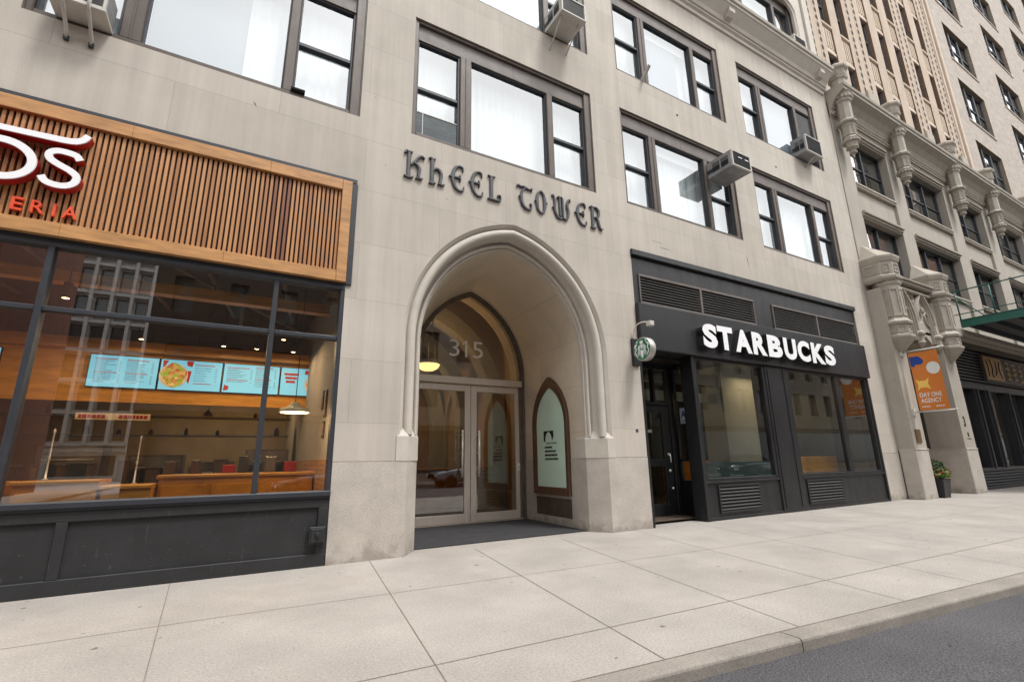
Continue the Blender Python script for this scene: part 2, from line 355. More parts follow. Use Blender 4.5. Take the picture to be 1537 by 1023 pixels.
# kerb with rounded nose, cut into stones
def ko(x): return ykerb(x)-.128-.010*max(0, min(12, x))
edges = [-60, -30, -8, -4.5, -.9, 3.72, 8.4, 13, 18, 24, 60, 130]
for a, b in zip(edges[:-1], edges[1:]):
    mb = MB(); n = max(1, int((b-a)/1.5)); rows = []
    for i in range(n+1):
        x = a+.006+(b-a-.012)*i/n; yi, yo = ykerb(x), ko(x)
        rows.append([(x, yi, -.3), (x, yi, .002), (x, yo+.03, .002), (x, yo+.014, -.002), (x, yo+.005, -.008), (x, yo, -.02), (x, yo-.012, -.3)])
    mb.grid(rows); 
    mb.f.append([0,1,2,3,4,5,6]); mb.mi.append(0); mb.sm.append(False); k = 7*n; mb.f.append([k+i for i in range(7)]); mb.mi.append(0); mb.sm.append(False)
    mb.build('kerb', X['kerb'], kind='structure')
mb = MB(); mb.grid([[(x, ko(x)+.05, -.082) for x in XS], [(x, -9.6, -.05) for x in XS], [(x, -14.4, -.135) for x in XS]]); mb.build('road', X['asphalt'], kind='structure')
mb = MB(); mb.box(-60, -6.6, -60, -14.4, -.3, 0.0).box(-3.0, 130, -60, -14.4, -.3, 0.0).box(-6.6, -3.0, -60, -14.4, -.3, -.13); mb.build('far_sidewalk', X['side'], kind='structure')

# ================================================================== main building
B = empty('stone_building', 'beige limestone corner-to-corner loft building with a pointed arch entrance and ribbon windows', 'building')
XL, XR, ZT = -16.0, 17.12, 19.0
WX = [(-12.7,-8.62), (-7.82,-3.74), (-2.93,1.17), (2.04,6.13), (7.0,11.08), (11.95,16.05)]
Z1, Z2, Z3 = (6.82,9.34), (10.42,12.96), (15.0,17.3)
holes = [(a,b,*Z1) for a,b in WX]+[(a,b,*Z2) for a,b in WX]
CX, HO, HI, ZS, AC, RO = 4.085, 2.04, 1.665, 3.2, .36, 2.40
ARX0, ARX1, ARZ = CX-HO-.06, CX+HO+.06, 5.75
holes += [(-9.5,1.135,0,5.60), (6.98,16.14,0,5.66), (ARX0,ARX1,0,ARZ)]
def facade(mb, x0, x1, z0, z1, holes, y=0.0, depth=.35, skip_reveal=(), mi=0, rmi=0):
    xs = sorted({x0,x1,*[h[0] for h in holes],*[h[1] for h in holes]}); zs = sorted({z0,z1,*[h[2] for h in holes],*[h[3] for h in holes]})
    xs = [x for x in xs if x0 <= x <= x1]; zs = [z for z in zs if z0 <= z <= z1]
    for i in range(len(xs)-1):
        for j in range(len(zs)-1):
            cx, cz = (xs[i]+xs[i+1])/2, (zs[j]+zs[j+1])/2
            if any(h[0] < cx < h[1] and h[2] < cz < h[3] for h in holes): continue
            mb.quad((xs[i],y,zs[j]),(xs[i+1],y,zs[j]),(xs[i+1],y,zs[j+1]),(xs[i],y,zs[j+1]), mi)
    for h in holes:
        if h in skip_reveal: continue
        a,b,c,d = h[:4]; e = y+depth
        mb.quad((a,y,c),(a,e,c),(a,e,d),(a,y,d), rmi); mb.quad((b,y,c),(b,y,d),(b,e,d),(b,e,c), rmi)
        mb.quad((a,y,d),(a,e,d),(b,e,d),(b,y,d), rmi)
        if c > z0+.01: mb.quad((a,y,c),(b,y,c),(b,e,c),(a,e,c), rmi)
mb = MB(); arch_h = (ARX0,ARX1,0,ARZ)
facade(mb, XL, XR, 1.31, 14.1, [h if h[2] > 1 else (h[0],h[1],1.31,h[3]) for h in holes], skip_reveal=[(ARX0,ARX1,1.31,ARZ)])
# the curved edge of the arch: fill between its rectangle and the outer moulding line
def arch_pts(o, y, cx=CX, hw=HO, R=RO, c=AC, zs=ZS, n=22, z0=1.7, prof_z=None):
    """left foot -> apex -> right foot of the pointed arch, moved inwards by o"""
    r = R-o; am = math.acos(min(1, c/r)); L_ = []
    for i in range(n+1):
        a = am*i/n; L_.append((-(r*math.cos(a)-c), zs+r*math.sin(a)))
    pts = [(-(hw-o), z0)]+[(-(hw-o), z0+(zs-z0)*t) for t in (.5,)]+L_
    pts = [(x, z) for x, z in pts]
    full = pts+[(-x, z) for x, z in pts[::-1][1:]]
    return [(cx+x, y, z) for x, z in full]
oa = [p for p in arch_pts(0, 0, z0=1.31)]
n = len(oa); half = n//2
for i in range(n-1):
    a, b = oa[i], oa[i+1]
    if i < half:  # left half projects to the left edge or the top
        mb.quad(a, b, (ARX0, 0, min(b[2], ARZ)), (ARX0, 0, min(a[2], ARZ)))
    else: mb.quad(a, b, (ARX1, 0, b[2]), (ARX1, 0, a[2]))
mb.v += [(ARX0,0,oa[half][2]), (ARX1,0,oa[half][2]), (ARX1,0,ARZ), (ARX0,0,ARZ)]; k = len(mb.v)
mb.f.append([k-4,k-3,k-2,k-1]); mb.mi.append(0); mb.sm.append(False)
# side and rear of the block
mb.quad((XR,0,0),(XR,12,0),(XR,12,ZT),(XR,0,ZT)); mb.quad((XL,0,0),(XL,0,ZT),(XL,12,ZT),(XL,12,0)); mb.quad((XL,0,ZT),(XR,0,ZT),(XR,12,ZT),(XL,12,ZT)); mb.quad((XL,12,0),(XL,12,ZT),(XR,12,ZT),(XR,12,0))
mb.build('wall', X['stone'], B, normals=False)
# granite course, butted under the wall and a hair proud of it
for a, b in ((XL,-9.5),(1.135,2.085),(6.13,6.98),(16.14,XR)):
    MB().box(a, b, -.006, .35, -.05, 1.305).build('granite_base', X['granite'], B)
# splayed plinths that carry the arch mouldings: granite below, a limestone cap above
for s in (-1, 1):
    mb = MB()
    def px(d): return CX+s*d
    for z0, z1, e in ((-.05,1.305,0),(1.305,1.66,.012)):
        plan = [(HO+.04, -.008-e*.5), (HO-.13, -.008-e*.5), (HI-.012-e, .33-e*.5), (HI-.012-e, .7), (HO+.04, .7)]
        bm_ = [(px(x), y, z0) for x, y in plan]
        mb.prism(bm_, (0,0,z1-z0), mi=0 if z0 < 1 else 1)
    plan = [(HO+.03,-.014),(HO-.13,-.014),(HI-.022,.325),(HI-.022,.6),(HO+.03,.6)]
    top = [(HO+.02,.03),(HO-.06,.10),(HI+.05,.36),(HI+.05,.6),(HO+.03,.6)]
    mb.grid([[(px(x),y,1.66) for x,y in plan],[(px(x),y,1.82) for x,y in top]], mi=1, closed=True)
    mb.build('plinth', [X['granite'], X['stone_trim']], B)
# mouldings swept round the arch
prof = [(0,0),(.035,.045),(.06,.06)]
for i in range(9):   # the big roll
    a = math.pi*1.02-i/8*math.pi*1.18; prof.append((.145+.078*math.cos(a), .105-.085*math.sin(a)))
prof += [(.222,.205),(.232,.25),(.25,.285),(.272,.30),(.288,.298)]
for i in range(7):   # the small roll
    a = math.pi*.95-i/6*math.pi*1.1; prof.append((.318+.030*math.cos(a), .278-.042*math.sin(a)))
prof += [(.349,.335)]
for i in range(5):
    a = math.pi*.9-i/4*math.pi*.95; prof.append((.366+.015*math.cos(a), .325-.024*math.sin(a)))
prof += [(.378,.34),(.38,.40)]
mb = MB(); mb.grid([arch_pts(o, y, n=30, z0=1.69) for o, y in prof], smooth=True)
o = mb.build('arch_moulding', X['stone_trim'], B)
for e in o.data.edges: pass
# the vault, narrowing towards the doors
def loft_pts(t, extra=0):
    A = arch_pts(.378, 0, n=30, z0=0); Bp = []
    hw, cx, zs, H = 1.40+extra, 4.38, 3.2, 1.94+extra*.9
    R = (hw*hw+H*H)/(2*hw); c = R-hw
    Bp = arch_pts(0, 0, cx=cx, hw=hw, R=R, c=c, zs=zs, n=30, z0=0)
    return [(a[0]+(b[0]-a[0])*t, .40+(2.62-.40)*t, a[2]+(b[2]-a[2])*t) for a, b in zip(A, Bp)]
mb = MB(); mb.grid([loft_pts(t) for t in (0, .25, .5, .75, 1)], smooth=True)
e = loft_pts(1); mb.grid([e, [(x, 3.3, z) for x, y, z in e]], smooth=True)
mb.build('vault', X['vault'], B)
# granite dado inside the porch, right and left
for idx in (0, -1):
    mb = MB()
    a = loft_pts(0)[idx]; b = loft_pts(1)[idx]; s = 1 if idx == 0 else -1
    mb.prism([(a[0], a[1], 0), (a[0]+s*.008, a[1], 0), (b[0]+s*.008, b[1], 0), (b[0], b[1], 0)], (0,0,1.3))
    mb.build('dado', X['granite'], B)
mb = MB(); a = loft_pts(0)[0]; b = loft_pts(0)[-1]; c = loft_pts(1)[-1]; d = loft_pts(1)[0]
mb.prism([(a[0]-.0,a[1]+.0,.006),(b[0],b[1],.006),(c[0],c[1],.006),(d[0],d[1],.006)], (0,0,.012))
mb.build('entrance_mat', X['matblack'], label='wide black mat covering the floor of the arched porch', cat='mat')

# cornice over the third storey with small blocks, and the set-back storey above
mb = MB(); cp = [(0,13.78),(-.05,13.80),(-.06,13.90),(-.12,13.95),(-.12,14.0),(-.16,14.02),(-.20,14.12),(-.31,14.26),(-.42,14.40),(-.45,14.42),(-.45,14.50),(-.50,14.52),(-.52,14.60),(0.5,14.68)]
mb.grid([[(x, y, z) for y, z in cp] for x in (XL, 16.98)]); k = len(mb.v)-len(cp); mb.f.append([k+i for i in range(len(cp))]); mb.mi.append(0); mb.sm.append(False)
mb.build('cornice', X['stone_trim'], B)
for x in (-8.6,-3.6,1.6,6.6,11.55,16.4):
    mb = MB(); mb.prism([(x-.13,-.14,14.06),(x-.13,-.30,14.10),(x-.13,-.40,14.22),(x-.13,-.40,14.36),(x-.13,-.14,14.36)], (.26,0,0)); mb.build('cornice_block', X['stone_trim'], B)
WX3 = [(a, b) for a, b in WX]
mb = MB(); facade(mb, XL, 16.95, 14.05, ZT, [(a,b,*Z3) for a,b in WX3], y=.06, depth=.4)
mb.build('upper_wall', X['stone_trim'], B, normals=False)
for a, b in WX3:     # hood mould with rounded shoulders
    mb = MB(); q = [(a-.08,14.7),(a-.08,16.6),(a-.02,17.1),(a+.3,17.38),(a+.9,17.42),((a+b)/2,17.42),(b-.9,17.42),(b-.3,17.38),(b+.02,17.1),(b+.08,16.6),(b+.08,14.7)]
    mb.ribbon(q, .20, y0=.06, y1=-.06, ridge=.5, sm=4); mb.ribbon([(x+(.12 if x < (a+b)/2 else -.12)*(abs(x-(a+b)/2) > 1), z-.1) for x, z in q], .05, y0=.06, y1=-.02, sm=4)
    mb.build('hood_mould', X['stone_trim'], B)
mb = MB(); mb.box(XR-.35, XR-.0, -.02, .05, 14.7, ZT); mb.build('corner_pilaster', X['stone_trim'], B)

# ------------------------------------------------------------------ ribbon windows
def win_proto(W_, H_, mull=((.84+.09, 1.16),(2.92,3.06)), name='window'):
    """frame in its own coordinates: x right, z up, front at y=0"""
    w = MB(); fr = .085
    y0, y1 = -.015, .16
    for a, b, c, d, m_ in ((0,fr,0,H_,0),(W_-fr-.08,W_,0,H_,0),(fr,W_-fr-.08,0,.095,0),(fr,W_-fr-.08,H_-.07,H_,0)):
        w.bev(a, b, y0, y1, c, d, .012)
    w.box(0.018, W_-.018, -.028, -.012, .0, .03); w.box(.0,.018,-.03,-.012,0,H_); w.box(W_-.018,W_,-.03,-.012,0,H_); w.box(.018,W_-.018,-.03,-.012,H_-.02,H_)
    hz = H_-.42
    w.bev(fr, W_-fr-.08, .02, y1, hz, hz+.05, .01)
    for a, b in mull:
        w.bev(a, b, .0, y1, .095, hz, .012); c = (a+b)/2
        if b-a > .15: w.bev(c-.012, c+.012, -.012, .004, .095, hz, .004)
    xs = [fr]+[v for ab in mull for v in ab]+[W_-fr-.08]
    for i in (0, 2):   # sash rails
        a, b = xs[2*i], xs[2*i+1]; zm = .095+(hz-.095)*.495
        w.bev(a, b, .055, y1, zm-.035, zm+.035, .008, 1); w.bev(a, a+.03, .04, y1, .095, hz, .006, 1); w.bev(b-.035, b, .04, y1, .095, hz, .006, 1)
        w.bev(a+.03, b-.035, .045, y1, .095, .135, .006, 1); w.bev(a+.03, b-.035, .045, y1, hz-.03, hz, .006, 1)
    a, b = xs[2], xs[3]
    for c in ((a,a+.022,.095,hz),(b-.022,b,.095,hz),(a+.022,b-.022,.095,.117),(a+.022,b-.022,hz-.022,hz)): w.box(c[0],c[1],.05,y1,c[2],c[3],1)
    f = w.build(name, [X['bronze'], X['darkmetal']])
    p = MB(); p.box(fr, W_-fr-.08, .035, .10, hz+.05, H_-.07)
    for x in (W_*.52,): p.box(x-.003, x+.003, .033, .036, hz+.05, H_-.07, 1)
    p.build('header_panel', [X['panelgrey'], X['darkmetal']], f)
    gl = []
    for i in range(3):
        a, b = xs[2*i], xs[2*i+1]
        if i == 1: gl.append((a, b, .095, hz, .10))
        else: zm = .095+(hz-.095)*.495; gl += [(a, b, zm, hz, .095), (a, b, .095, zm, .125)]
    for a, b, c, d, y in gl:
        MB().quad((a+.01,y,c+.01),(b-.01,y,c+.01),(b-.01,y,d-.01),(a+.01,y,d-.01)).build('glass_pane', X['glass_up'], f)
    return f, xs, hz
def curtain_mesh(a, b, z0, z1, seed, y=.33, amp=.014, wl=.15):
    rr = random.Random(seed); w = MB(); n = max(8, int((b-a)/.022)); rows = [[], []]
    for i in range(n+1):
        x = a+(b-a)*i/n; ph = noise.noise(Vector((x*1.7, seed*3.1, 0)))*5
        d = amp*math.sin(x/wl*6.283+ph)+amp*.5*math.sin(x/wl*2.9+ph*2)
        rows[0].append((x, y+d, z0)); rows[1].append((x+.01*math.sin(x*9), y+d*.6, z1))
    w.grid(rows, smooth=True); return w
WWD, WHT = 4.09, 2.54
proto, WXS, WHZ = win_proto(4.085, 2.52)
WIN = {}
def room_back(a, b, z0, z1, parent):
    w = MB(); w.quad((a-.3,1.9,z0-.3),(b+.3,1.9,z0-.3),(b+.3,1.9,z1+.3),(a-.3,1.9,z1+.3)); w.quad((a-.3,.36,z1+.3),(b+.3,.36,z1+.3),(b+.3,1.9,z1+.3),(a-.3,1.9,z1+.3)); w.quad((a-.3,.36,z0-.3),(b+.3,.36,z0-.3),(b+.3,1.9,z0-.3),(a-.3,1.9,z0-.3))
    w.quad((a-.3,.36,z0-.3),(a-.3,1.9,z0-.3),(a-.3,1.9,z1+.3),(a-.3,.36,z1+.3)); w.quad((b+.3,.36,z0-.3),(b+.3,1.9,z0-.3),(b+.3,1.9,z1+.3),(b+.3,.36,z1+.3))
    return w
first = True; seed = 1
for ri, (za, zb) in enumerate((Z1, Z2, Z3)):
    for ci, (a, b) in enumerate(WX):
        if ri == 2 and ci < 3: continue
        w = proto if first else copy_tree(proto, B)
        if first: proto.parent = B; first = False
        w.location = (a, .05 if ri < 2 else .14, za); w.scale = ((b-a)/4.085, 1, (zb-za)/2.52)
        WIN[(ri, ci)] = w
for (ri, ci), w in WIN.items():
    seed += 1
    r_ = room_back(0, 4.085, 0, 2.52, w).build('room', X['interior'], w, normals=False)
    full = not ((ri, ci) == (0, 2))
    if full:
        parts = [(.0, 4.085)] if (ri, ci) not in ((0, 4),) else [(0, 2.5), (2.55, 4.085)]
        for i, (p, q) in enumerate(parts): curtain_mesh(p, q, 0.02, 2.4, seed*7+i).build('curtain', X['curtain'], w)
    else:
        curtain_mesh(2.35, 4.085, .02, 2.4, 55).build('curtain', X['curtain'], w); curtain_mesh(0, 1.15, .02, 2.4, 58).build('curtain', X['curtain'], w)
        MB().box(1.15, 2.35, .36, .37, .02, 2.4).build('roller_shade', X['shade'], w)
    if (ri, ci) in ((1, 4), (1, 5), (0, 1)):
        MB().box(1.16, 2.55 if ci == 4 else 2.95, .24, .25, .02, 2.3).build('roller_shade', X['shade'], w)
    if seed % 3 == 0:
        MB().box(1.16, 2.95, .22, .235, 1.55 if seed % 2 else 1.85, 2.2).build('roller_shade', X['curtain'], w)

# ================================================================== restaurant storefront (left)
S = empty('restaurant_front', parent=B)
SX0 = -9.5
mb = MB()
for x0, x1 in ((-8.05,-8.0+.03),(-5.1,-5.04),(-2.175,-2.115),(.19,.255),(1.075,1.135)): mb.bev(x0, x1, -.0, .16, .93, 3.88, .008)
xs_ = [(-8.02,-5.1),(-5.04,-2.175),(-2.115,.19),(.255,1.075)]
for a, b in xs_: mb.bev(a, b, .02, .14, 3.02, 3.08, .008)
mb.bev(SX0, 1.135, -.01, .15, 3.79, 3.90, .008)
mb.bev(SX0, 1.135, -.045, .15, .865, .935, .01); mb.box(SX0, 1.135, -.02, .14, .84, .865)
mb.build('frame', X['darkmetal'], S)
for a, b in xs_:
    for c, d in ((.935,3.02),(3.08,3.79)):
        MB().quad((a,.07,c),(b,.07,c),(b,.07,d),(a,.07,d)).build('glass_pane', X['glass_shop'], S)
mb = MB(); mb.box(SX0, 1.135, .035, .12, 0, .84); mb.bev(SX0, 1.13, .0, .035, 0, .155, .006); mb.bev(SX0, 1.13, .0, .035, .725, .84, .006); mb.bev(1.005, 1.13, .0, .035, .155, .725, .006)
for x in (-1.61,-5.0,-8.2): mb.bev(x, x+.10, .0, .035, .155, .725, .006)
mb.build('apron', X['apron'], S)
mb = MB(); mb.box(-9.5, 1.135, .10, .42, .80, .90); mb.build('window_sill', X['stone_trim'], S)
mb = MB(); mb.bev(.905,1.10,-.07,.0,.28,.49,.008); mb.bev(.925,1.08,-.085,-.07,.30,.47,.005); mb.lathe((1.0,-.085,.40), [(.028,0),(.028,-.02),(.012,-.025)], 12, axis='y'); mb.box(.995,1.03,-.12,-.085,.37,.42)
mb.build('service_box', X['apron'], label='dark square service box with a round valve at the right end of the charcoal apron', cat='electrical box')
# slatted timber sign band
SG = empty('sign_board', 'long timber slat sign board in a pale wood frame above the restaurant window', 'sign')
mb = MB(); mb.bev(SX0, 1.20, -.03, .0+.33, 5.56, 5.64, .008); mb.bev(1.125, 1.215, -.03, .33, 3.87, 5.56, .008)
mb.build('steel_edge', X['darkmetal'], SG)
mb = MB()
for a, b, c, d in ((SX0,.978,5.385,5.555),(SX0,.978,3.892,4.055)): 
    x = a
    while x < b:
        x2 = min(b, x+random.uniform(1.3,2.1)); mb.bev(x, x2-.0015, -.085, .02, c, d, .004); x = x2
mb.bev(.98, 1.122, -.0853, .02, 3.892, 5.555, .004)
mb.build('timber_frame', X['oakframe'], SG)
MB().box(SX0, .98, .0, .02, 4.055, 5.385).build('backing', X['slatback'], SG)
per = .0587; n = int((.975-SX0)/per)
sl = [MB() for _ in SLATM]
for i in range(n):
    x = .972-per*i; v = noise.noise(Vector((i*.11, 3.3, 0)))*1.6+random.uniform(-.5,.9)
    k = 2 if v > .75 else 3 if v < -.72 else (0 if random.random() < .6 else (1 if random.random() < .6 else 4))
    if x > -1.1 and random.random() < .25: k = random.choice((1, 2))
    sl[k].bev(x-.036, x, -.04, -.001, 4.058, 5.382, .003)
mb = MB()
for k, q in enumerate(sl):
    mb.add(q.v, q.f, k)
mb.build('slats', SLATM, SG, normals=False)
# lettering: round O, S, flourish above, small capitals below
PY0, PY1 = -.06, -.175
def O_pts(cx, cz, rx, rz, n=18): return [(cx+rx*math.cos(2*math.pi*i/n), cz+rz*math.sin(2*math.pi*i/n)) for i in range(n)]
mb = MB(); mb.ribbon(O_pts(-2.70, 4.685, .28, .228), .088, -.05, PY1, mi=1, mis=0, closed=True, sm=3); mb.ribbon(O_pts(-2.70, 4.685, .28, .228), .078, PY1, PY1-.006, mi=1, mis=0, closed=True, sm=3)
mb.build('letter', [X['red'], X['white']], SG)
Sp = [(-2.02,4.845),(-2.06,4.90),(-2.14,4.918),(-2.235,4.915),(-2.295,4.87),(-2.285,4.80),(-2.20,4.745),(-2.09,4.695),(-2.02,4.63),(-2.03,4.545),(-2.10,4.49),(-2.19,4.48),(-2.28,4.505),(-2.325,4.565)]
mb = MB(); mb.ribbon(Sp, .078, -.05, PY1, mi=1, mis=0, sm=3); mb.ribbon(Sp, .069, PY1, PY1-.006, mi=1, mis=0, sm=3); mb.build('letter', [X['red'], X['white']], SG)
bp_ = [(-4.4,5.06),(-3.6,5.06),(-2.8,5.06),(-2.4,5.065),(-2.2,5.07),(-2.1,5.085),(-2.03,5.13),(-1.995,5.20)]
bw = [.07,.075,.08,.082,.085,.085,.08,.075]
mb = MB(); mb.ribbon(bp_, bw, -.05, PY1, mi=1, mis=0, sm=3); mb.ribbon(bp_, [w-.01 for w in bw], PY1, PY1-.006, mi=1, mis=0, sm=3); mb.build('flourish', [X['red'], X['white']], SG)
for ch, a, b in (('E',-2.54,-2.44),('R',-2.375,-2.255),('I',-2.185,-2.16),('A',-2.10,-1.965)):
    mb = MB(); text_mb(mb, ch, a, b, 4.13, 4.285, -.05, -.09, offset=.01); mb.build('letter', X['orange'], SG)

ORD = ['first','second','third','fourth','fifth','sixth','seventh','eighth','ninth','tenth','eleventh','twelfth']
# restaurant interior
IN = empty('interior', parent=B)
ix0, ix1, iy1 = -9.4, 1.22, 8.6
mb = MB(); mb.quad((ix0,.15,.06),(ix1,.15,.06),(ix1,iy1,.06),(ix0,iy1,.06)); mb.build('interior_floor', mat('shop floor', (.16,.1,.06), .35, .2, 2), IN)
mb = MB(); mb.quad((ix0,.15,4.35),(ix1,.15,4.35),(ix1,iy1,4.35),(ix0,iy1,4.35)); mb.build('interior_ceiling', X['darkceil'], IN)
mb = MB()
for y in (1.4,): mb.box(ix0, ix1, y, y+.18, 3.80, 3.96)
mb.box(ix0, ix1, 3.75, 4.05, 3.34, 3.52)
mb.box(ix0, ix1, 3.98, 4.05, 2.42, 3.33)
mb.build('timber_soffit', X['orangewood'], IN)
mb = MB()
for i in range(7): x = -6+i*1.05; mb.tube([(x,.6,4.15),(x+.4,3.6,4.15)], .035, 6)
mb.tube([(ix0,2.1,4.1),(ix1,2.1,4.1)], .05, 8); mb.tube([(-1.6,.5,4.2),(.8,3.6,4.0)], .03, 6); mb.tube([(-.2,2.2,4.3),(-.2,2.2,3.6)], .03, 6)
mb.build('ceiling_pipes', mat('duct grey', (.16,.14,.13), .5, .1, 2), IN)
mb = MB(); mb.quad((ix0,iy1-.2,.06),(ix1,iy1-.2,.06),(ix1,iy1-.2,4.35),(ix0,iy1-.2,4.35)); mb.quad((ix0,.15,0),(ix0,iy1,0),(ix0,iy1,4.35),(ix0,.15,4.35)); mb.build('back_wall', mat('kitchen wall', (.36,.26,.14), .6, .2, 1.2), IN)
mb = MB(); mb.box(1.14, 1.22, .16, iy1, 1.35, 4.35); mb.build('side_wall', mat('cream plaster', (.33,.29,.24), .8, .05, 1), IN)
mb = MB(); mb.box(1.12, 1.22, .16, iy1, .06, 1.35); mb.build('wainscot', mat('brick wainscot', (.4,.2,.1), .8, .2, 3, brick=(.2,.07,.01,.6)), IN)
for y, z, h in ((.9,2.1,.42),(1.25,2.25,.3),(.95,1.78,.25)):
    mb = MB(); mb.box(1.118, 1.138, y, y+.2, z-.1, z+h-.1); o = mb.build('wall_picture', X['walnut'], label='small dark framed picture on the cream side wall, %s' % {.42:'the tallest one', .3:'set furthest from the window', .25:'the lowest and smallest'}[h], cat='picture')
    MB().box(1.112, 1.118, y+.03, y+.17, z-.07, z+h-.13).build('print', mat('print', (.3,.22,.15), .5, .5, 14), o)
# counters
def counter(x0, x1, y0, y1, top, label, pan=1.0, z0=.06):
    c = empty('service_counter', label, 'counter', loc=(0,0,0))
    w = MB(); w.box(x0, x1, y0+.04, y1, z0, top-.05); w.bev(x0, x1, y0+.02, y0+.04, z0, z0+.15, .004)
    w.build('cabinet', X['counterwood'], c)
    w = MB(); w.bev(x0-.03, x1+.03, y0, y1+.02, top-.05, top, .01); w.build('counter_top', X['orangewood'], c)
    x = x0
    while x < x1-.2:
        w = MB(); e = min(x+pan, x1); w.bev(x+.03, e-.03, y0+.015, y0+.04, z0+.2, top-.14, .012); w.build('panel', X['counterwood'], c); x += pan
    return c
counter(-.95, 1.10, 1.55, 2.2, 1.16, 'warm wooden service counter with square panels under the menu screens', .62)
counter(-2.35, -1.55, 1.15, 1.8, 1.13, 'low wooden counter end at the left pane of the restaurant window', .8)
counter(-5.2, -2.5, 1.15, 1.8, 1.13, 'long wooden counter mostly outside the left edge of the window', .9)
mb = MB(); mb.box(-1.5, -.98, 1.2, 1.8, .06, 1.02); mb.bev(-1.53,-.97,1.17,1.82,1.0,1.05,.01); mb.build('side_table', X['orangewood'], label='square wooden table standing between the two wooden counters', cat='table')
# rear kitchen line: ovens and equipment, shelves
kit = mat('kitchen steel', (.2,.17,.14), .35, .3, 3, metal=.6); kd = mat('kitchen dark', (.03,.025,.02), .5, .4, 5)
for i, (x, w_, h_, lab) in enumerate(((-1.9,.9,1.5,'wide steel oven behind the left menu screen'),(-.75,.7,1.35,'square steel warmer below the second menu screen'),(.15,.85,1.6,'tall steel cabinet at the right of the kitchen line'),(-3.3,1.0,1.7,'dark steel range at the left of the kitchen line'),(-5.0,1.1,1.6,'steel refrigerator at the far left of the kitchen'))):
    o = MB().bev(x, x+w_, 5.2, 5.9, .06, h_, .02).build('kitchen_unit', kit, label=lab, cat='kitchen unit')
    MB().bev(x+.08, x+w_-.08, 5.175, 5.2, h_*.35, h_*.8, .01).build('oven_door', kd, o); MB().tube([(x+.12,5.15,h_*.84),(x+w_-.12,5.15,h_*.84)], .015, 6).build('handle', X['chrome'], o)
for k, z in enumerate((1.9, 2.3)):
    mb = MB(); mb.box(-4.5, 1.0, 5.6, 5.95, z, z+.03); mb.build('shelf', kit, IN)
rr = random.Random(5)
for i in range(8):
    x = -3.4+i*.6+rr.uniform(-.08,.08); z = rr.choice((1.93,2.33)); r_ = rr.uniform(.03,.06); h = rr.uniform(.1,.2)
    mb = MB(); mb.lathe((x,5.75,z), [(r_,0),(r_,h*.7),(r_*.5,h*.85),(r_*.5,h)], 10)
    mb.build('jar', rr.choice((kd, kit)), label='small dark jar on the kitchen shelves, %s from the left' % ORD[i], cat='jar', group='jars on the kitchen shelves')
for i in range(9):
    x = -1.9+i*.33+rr.uniform(-.06,.06)
    mb = MB(); h = rr.uniform(.12,.3); mb.bev(x, x+rr.uniform(.1,.2), 2.0, 2.15, 1.165 if x > -1 else 1.135, 1.165+h, .01)
    if x > -.98 and x < .95: mb.build('till_box', rr.choice((kd, kit, X['walnut'], X['red'])), label='small box standing on the service counter, %s from the left' % ORD[max(0,i-3)], cat='box', group='things on the service counter')
# people working in the dim kitchen are not readable in the picture; hanging glass cloches and rods are
for i, x in enumerate((-2.15,-1.22)):
    mb = MB(); mb.lathe((x,1.5,1.06 if i else 1.14), [(.04,0),(.012,.02),(.008,.25),(.016,.28),(.008,.31),(.008,.6),(.016,.62),(.0,.66)], 10); mb.build('ornate_post', X['chrome'], label='slim metal post on the counter, %s' % ('nearer the centre mullion' if i else 'nearer the left mullion'), cat='post')
for i in range(14):
    x = -3.9+i*.36+rr.uniform(-.05,.05); z = rr.uniform(2.2, 2.9); y = rr.uniform(4.4, 5.0)
    mb = MB(); mb.lathe((x,y,z), [(.02,.14),(.03,.12),(.09,.03),(.095,0),(.085,0),(.02,.1)], 12); mb.tube([(x,y,z+.13),(x,y,3.9)], .005, 4)
    mb.build('heat_lamp' if i % 2 else 'hanging_ladle', rr.choice((kd, kit, kit)), label='small metal dome hanging over the kitchen line, %s from the left' % (ORD+['thirteenth','fourteenth'])[i], cat='utensil')
for i in range(12):
    x = -3.6+i*.4+rr.uniform(-.06,.06); h = rr.uniform(.15,.5); y = rr.uniform(4.2, 4.9); w_ = rr.uniform(.1,.28)
    o = MB().bev(x, x+w_, y, y+.25, .06, 1.0+h, .02).build('kitchen_rack', rr.choice((kd, kit, X['walnut'], kd)), label='narrow kitchen rack or bin behind the counter, %s from the left' % ORD[i], cat='rack')
    MB().bev(x-.01, x+w_+.01, y-.01, y+.26, 1.0+h, 1.03+h, .006).build('rack_top', kit, o)
# sign strip above the kitchen
mb = MB(); mb.box(-2.42,-1.42,3.4,3.45,2.06,2.17); o = mb.build('kitchen_sign', mat('cream sign', (.75,.62,.42), .6, .1, 3), label='narrow cream strip sign with red lettering below the first menu screen', cat='sign')
mb = MB()
for a, b in ((-2.38,-2.05),(-1.85,-1.47)):
    x = a
    while x < b: w_ = rr.uniform(.03,.06); mb.box(x, x+w_, 3.392, 3.4, 2.085, 2.145); x += w_+.014
mb.build('lettering', X['red'], o)

